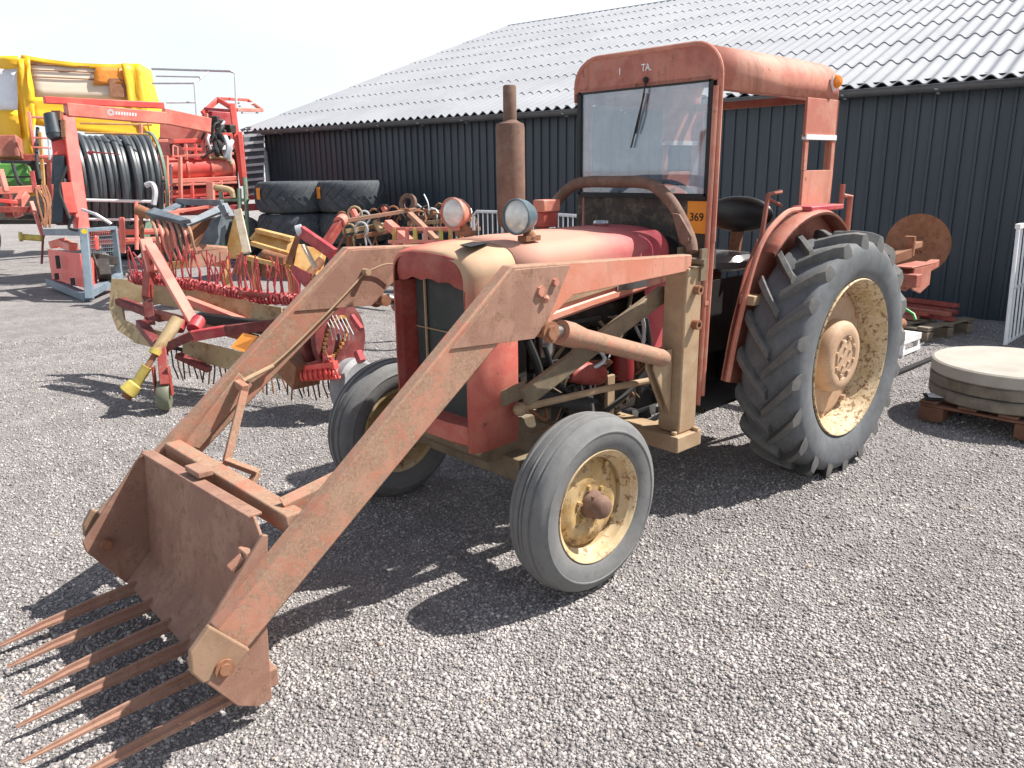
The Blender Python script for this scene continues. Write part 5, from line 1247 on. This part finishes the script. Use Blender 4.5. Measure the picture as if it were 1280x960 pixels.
board('front_board', [(166,406,428,-.11),(212,416,440,-.14)])
board('front_board', [(228,422,446,-.15),(300,439,466,-.15),(372,450,477,-.15)])
for nm, p, q, wd, ht, mt in (('inner_rail',QR(150,376,.1),QR(205,398,.05),.09,.05,'maroon'),('inner_rail',QR(195,392,.05),QR(320,424,.1),.07,.05,'fender'),('inner_rail',QR(232,374,.25),QR(312,405,.25),.06,.05,'palered'),('inner_rail',QR(250,398,.1),QR(340,410,.1),.08,.08,'black'),
                 ('frame_leg',QR(188,324,-.1),QR(184,372,-.1),.075,.05,'darkred'),('frame_leg',QR(184,370,-.1),QR(188,406,-.1),.07,.05,'maroon'),('frame_leg',QR(187,306,-.12),QR(246,410,-.25),.075,.035,'palered'),('frame_top',QR(182,300,-.08),QR(192,340,-.1),.085,.05,'palered'),
                 ('hitch_bar',QR(203,436,-.5),QR(242,418,-.35),.06,.06,'maroon'),('hitch_bar',QR(240,420,-.35),QR(282,413,-.15),.07,.07,'crimson'),('hitch_bar',QR(282,413,-.15),QR(350,405,.1),.07,.07,'maroon'),('jack_leg',QR(202,436,-.55),QR(206,482,-.62),.06,.05,'darkred'),('cross_bar',QR(176,404,-.2),QR(204,440,-.5),.07,.06,'maroon'),('cross_bar',QR(222,444,-.3),QR(262,462,-.2),.06,.04,'maroon'),
                 ('support_arm',QR(398,414,-.1),QR(408,452,-.25),.03,.03,'crimson'),('support_arm',QR(372,462,-.15),QR(415,450,-.2),.05,.05,'darkred'),('gear_case',QR(362,445,-.1),QR(385,470,-.15),.2,.18,'rusty')):
    b = MB(); b.bar(p, q, wd, ht); b.build(nm, M[mt], RK, bevel=.004)
b = MB(); slab(b, [(288,434,dl(295,-.35)),(304,416,dl(295,-.3)),(322,420,dl(320,-.3)),(306,440,dl(306,-.35))], .006); b.build('orange_tag', M['orange'], RK)
b = MB(); b.tube([QR(249,400,-.2),QR(242,412,-.3)], .05, 12); b.tube([QR(226,402,-.3),QR(222,412,-.35)], .045, 12); b.build('clamp', M['crimson'], RK)
# drive shaft with its yellow guards
b = MB(); b.tube([QR(222,400,-.35),QR(195,440,-.6)], [.048,.036], 16); sh = b.build('shaft_guard', M['creamboard'], RK)
b = MB(); b.tube([QR(196,437,-.6),QR(193,443,-.62)], .042, 16); b.tube([QR(184,458,-.68),QR(170,480,-.74)], .034, 16); b.lathe([(.035,0),(.05,.01),(.06,.08),(.055,.085),(.03,.03)], QR(170,479,-.74), QR(158,492,-.80)-QR(170,479,-.74), 20); b.build('guard_sleeve', M['ptoyellow'], sh)
b = MB(); b.tube([QR(195,441,-.61),QR(184,459,-.68)], .020, 12); b.build('inner_shaft', M['rusty'], sh); b = MB(); b.tube([QR(163,488,-.77),QR(157,498,-.80)], [.03,.035], 12); b.build('inner_shaft', M['rusty'], sh)
b = MB(); cw = atz(208,512,0); cw.z = .105; b.lathe([(0,-.035),(.06,-.035),(.095,-.04),(.105,-.025),(.105,.025),(.095,.04),(.06,.035),(0,.035)], cw, (_r+_f*.25), 28); b.build('jack_wheel', plain('grey_green_wheel',(.16,.17,.12),.6), RK)
b = MB(); b.bar(cw-_r*.055, cw-_r*.05+V((0,0,.2)), .04, .01); b.bar(cw+_r*.055, cw+_r*.05+V((0,0,.2)), .04, .01); b.build('wheel_fork', M['darkred'], RK)
# tine bar along the back with red coils, tines standing up from it
b = MB(); b.tube([QR(168,346,.1),QR(280,362,.15),QR(330,372,.2)], .018, 8); b.tube([QR(300,366,.0),QR(374,374,.1)], .02, 8); b.tube([QR(166,340,.12),QR(270,356,.18)], .012, 6); b.build('tine_bar', M['darkred'], RK)
def coil(c, ax, r=.028, L_=.12, turns=5, wr_=.0075):
    n = turns*10; u1 = ax.orthogonal().normalized(); w1 = ax.cross(u1)
    return [c+ax*(L_*(i/n-.5))+(u1*math.cos(2*PI*i/10)+w1*math.sin(2*PI*i/10))*r for i in range(n+1)], wr_
axr = (QR(330,372,.2)-QR(168,346,.1)).normalized()
xs = [(180,349,1),(230,354,1),(251,355,1),(272,360,1),(292,364,1),(309,366,1),(336,371,1),(354,372,1),(174,346,1),(220,351,1),(239,353,1),(262,357,1),(283,362,0),(300,362,0),(318,366,0),(326,371,1),(345,371,1),(362,371,1),(205,349,1),(190,348,0)]
for k, (x, y, big) in enumerate(xs):
    q_ = random.Random(k+50); c_ = QR(x, y+2, .08)
    b = MB(); pts, wr_ = coil(c_, axr, .034 if big else .026, .17); b.tube(pts, wr_, 6, caps=False)
    for e in (-1,1,0):
        p0 = c_+axr*(.08*e); b.tube([p0, p0+V((q_.uniform(-.02,.02),q_.uniform(-.02,.02),.11)), p0+V((q_.uniform(-.05,.05),q_.uniform(-.05,.05),.24+q_.uniform(-.03,.05)))], .0055, 6)
    b.build('spring_tine', M['crimson'], RK)
# tines hanging below the front and along to the drum
for k in range(36):
    q_ = random.Random(k+90); x = 214+6.5*k; y = 438+.02*(x-214)+(12 if x > 300 else 0)+ (8 if x > 360 else 0)
    p0 = QR(x, y, .05); dz = p0.z-.04-q_.uniform(0,.05)
    b = MB(); b.tube([p0, p0+V((0,0,-dz*.55)), p0+V((q_.uniform(-.03,.03),q_.uniform(-.03,.03),-dz))], .0055, 6); b.build('spring_tine', M['rusty'] if k % 2 else M['black'], RK)
b = MB(); b.tube([QR(200,432,.05),QR(300,450,.05),QR(440,470,.05)], .016, 8); b.build('tine_bar', M['black'], RK)
for k in range(6):
    b = MB(); pts, wr_ = coil(QR(384+6.3*k,470-.6*k,-.2), _r, .030, .09, 4); b.tube(pts, wr_, 6, caps=False); b.build('spring_tine', M['red'], RK)
b = MB(); b.bar(QR(378,462,-.2),QR(420,456,-.2),.04,.05); b.build('tine_bar', M['red'], RK)
# drive drum with chain at the right end
dcn = QR(428,422,0); dax = (_r*.86-_f*.5-_u*.05).normalized()
b = MB(); b.lathe([(0,.0),(.20,-.005),(.235,-.01),(.242,-.03),(.235,-.05),(.20,-.05),(0,-.045)], dcn, dax, 48); dm_ = b.build('drive_disc', M['maroon'], RK, smooth=40)
b = MB(); u1 = dax.orthogonal().normalized(); w1 = dax.cross(u1)
for k in range(30):
    a = 2*PI*k/30; b.cbox(dcn-_r*.03-_f*.06+(u1*math.cos(a)*.5+w1*math.sin(a))*.15, (.018,.018,.018), a)
b.build('chain', M['ochre'], dm_)
b = MB()
for k in range(6): p0 = QR(402+6*k,388+2*k,-.12); b.tube([p0, QR(412+6*k,408+2*k,-.2), QR(416+5*k,425,-.16)], .004, 5)
b.build('wire_spokes', M['galv'], dm_)
b = MB(); b.lathe([(0,0),(.21,0),(.235,-.02),(.235,-.06),(.21,-.075),(0,-.07)], QR(414,424,.05), dax, 40); b.build('drive_disc', M['maroon'], RK, smooth=40)
b = MB(); cw = QR(441,462,.1); cw.z = .19; b.lathe([(.0,-.06),(.1,-.06),(.16,-.065),(.19,-.04),(.19,.04),(.16,.065),(.1,.06),(0,.06)], cw, dax, 36); b.build('support_wheel', plain('grey_wheel',(.24,.25,.26),.6), RK)
b = MB(); b.tube([QR(440,395,.0),QR(446,404,.0),QR(452,412,.0)], .02, 8); b.build('bent_rod', M['crimson'], RK); b = MB(); b.tube([QR(447,440,-.05),QR(452,452,-.05)], .03, 8); b.build('bent_rod', M['crimson'], RK)

# ---- rusty cultivators along the barn
CV = empty('tine_cultivator', atz(470,345,0)); tag(CV, 'rusty tine cultivator with a red hitch leg and hooped springs', 'cultivator')
DC = 9.6
for nm, p, q, wd, ht, mt in (('hitch_leg',Q(407,306,DC-.6),Q(428,274,DC-.4),.09,.09,'darkred'),('front_bar',Q(425,277,DC-.4),Q(520,262,DC),.045,.045,'arm'),('hitch_leg',Q(484,279,DC-.5),Q(512,303,DC-.7),.10,.09,'palered'),('hitch_leg',Q(512,267,DC-.2),Q(546,300,DC-.5),.07,.05,'arm'),
                 ('middle_bar',Q(432,289,DC-.1),Q(480,281,DC+.1),.07,.05,'creamboard'),('rear_bar',Q(445,302,DC),Q(520,290,DC+.2),.07,.06,'black'),('middle_bar',Q(445,296,DC-.1),Q(500,286,DC+.1),.06,.05,'rusty')):
    b = MB(); b.bar(p, q, wd, ht); b.build(nm, M[mt], CV, bevel=.004)
b = MB(); b.tube([Q(424,278,DC-.45),Q(429,274,DC-.35)], .07, 12); b.build('pivot_boss', M['palered'], CV)
for k, (x, y) in enumerate(((428,272),(444,270),(456,272),(468,270),(480,266),(492,268),(437,290),(452,288),(466,290),(500,276),(508,272))):
    q_ = random.Random(k+7); p0 = Q(x, y+3, DC-.1+.1*q_.random()); s_ = q_.uniform(.7,1.15)
    pts = [p0+(_r*(.075*math.cos(a))+V((0,0,.085*math.sin(a)+.04)))*s_ for a in [PI*1.15-PI*1.5*i/9 for i in range(10)]]
    pts += [pts[-1]+V((0,0,-.12))+_r*q_.uniform(-.05,.05), pts[-1]+V((0,0,-.35))+_r*q_.uniform(-.15,.1)]
    b = MB(); b.tube(pts, .013, 7); b.build('spring_tine', M[('rusty','creamboard','galv','rusty','black')[k % 5]], CV)
for x, y, mt in ((441,264,'palered'),(480,259,'palered'),(470,277,'creamboard')):
    b = MB(); b.tube([Q(x,y,DC),Q(x+6,y+11,DC-.05)], .045, 10); b.build('roller_sleeve', M[mt], CV)
for x in (436,500):
    b = MB(); p0 = Q(x,295,DC); b.bar(p0, V((p0.x,p0.y,0)), .06, .05); b.build('stand_leg', M['rusty'], CV)
SH = empty('scrap_harrow', atz(535,330,0)); tag(SH, 'dark rusty harrow with tangled tines standing in the barn shade', 'harrow')
DS = 10.6
for k, (p, q) in enumerate((((515,262),(560,266)),((520,272),(575,268)),((510,280),(590,274)),((500,290),(600,286)))):
    b = MB(); b.bar(Q(*p,DS), Q(*q,DS-.1*k), .06, .05); b.build('frame_bar', M[('rusty','rustexh','tan','rusty')[k]], SH, bevel=.004)
for k in range(20):
    q_ = random.Random(k+33); x, y = 508+4.2*k, 262+q_.uniform(-2,16); p0 = Q(x,y,DS-.15+.4*q_.random()); s_ = q_.uniform(.6,1.3)
    pts = [p0+(_r*(.085*math.cos(a))+V((0,0,.095*math.sin(a)))+_f*(.05*math.sin(a*2)))*s_ for a in [PI*q_.uniform(.9,1.3)-PI*1.35*i/8 for i in range(9)]]
    b = MB(); b.tube(pts+[pts[-1]+V((0,0,-.3))], .014, 7); b.build('harrow_tine', M[('rusty','black','rustexh','galv','rusty')[k % 5]], SH)
b = MB(); b.lathe([(.07,-.03),(.13,-.03),(.13,.03),(.07,.03),(.07,-.03)], Q(510,254,DS+.1), _f+_r*.5, 24); b.build('ring', M['rustexh'], SH)
b = MB(); b.tube([Q(536,266,DS),Q(535,254,DS),Q(530,243,DS+.02)], .010, 6, smooth=4); b.build('harrow_tine', M['galv'], SH)
for x in (515,590):
    b = MB(); p0 = Q(x,285,DS); b.bar(p0, V((p0.x,p0.y,0)), .06, .05); b.build('stand_leg', M['rusty'], SH)
# low rack of pale orange posts
OR = empty('steel_rack', atz(530,360,0)); tag(OR, 'low steel rack of pale orange and yellow posts behind the bonnet', 'rack')
DK = 7.4
b = MB(); b.bar(Q(492,286,DK),Q(585,286,DK-.3),.03,.03); b.bar(Q(486,302,DK),Q(585,302,DK-.3),.03,.03); b.build('rail', M['palered'], OR)
for k, x in enumerate((493,509,519,532,551,563,577)):
    b = MB(); b.bar(Q(x,286,DK-.003*(x-486)), Q(x,304,DK-.003*(x-486)), .035, .035); b.build('post', M[('ochre','palered','ptoyellow','palered','ptoyellow','ochre','orange')[k]], OR, bevel=.003)
for x in (494,580):
    b = MB(); p0 = Q(x,302,DK-.003*(x-486)); b.bar(p0, V((p0.x,p0.y,0)), .04, .04); b.build('rack_leg', M['palered'], OR)
# galvanised pedestrian barriers in front of the barn wall
def gpt(px, py, d): p = Q(px,py,d); return (p.x,p.y,0)
barrier(gpt(592,280,9.6), gpt(628,280,9.3), 1.08, 5, 'short galvanised barrier showing between the two work lamps', 'galvanised barriers')
barrier(gpt(634,280,9.5), gpt(688,280,8.8), 1.08, 7, 'galvanised barrier mostly hidden behind the exhaust and blue-grey lamp', 'galvanised barriers')
barrier(gpt(692,280,8.7), gpt(742,280,8.1), 1.08, 7, 'galvanised barrier seen under the brown guard arch', 'galvanised barriers')
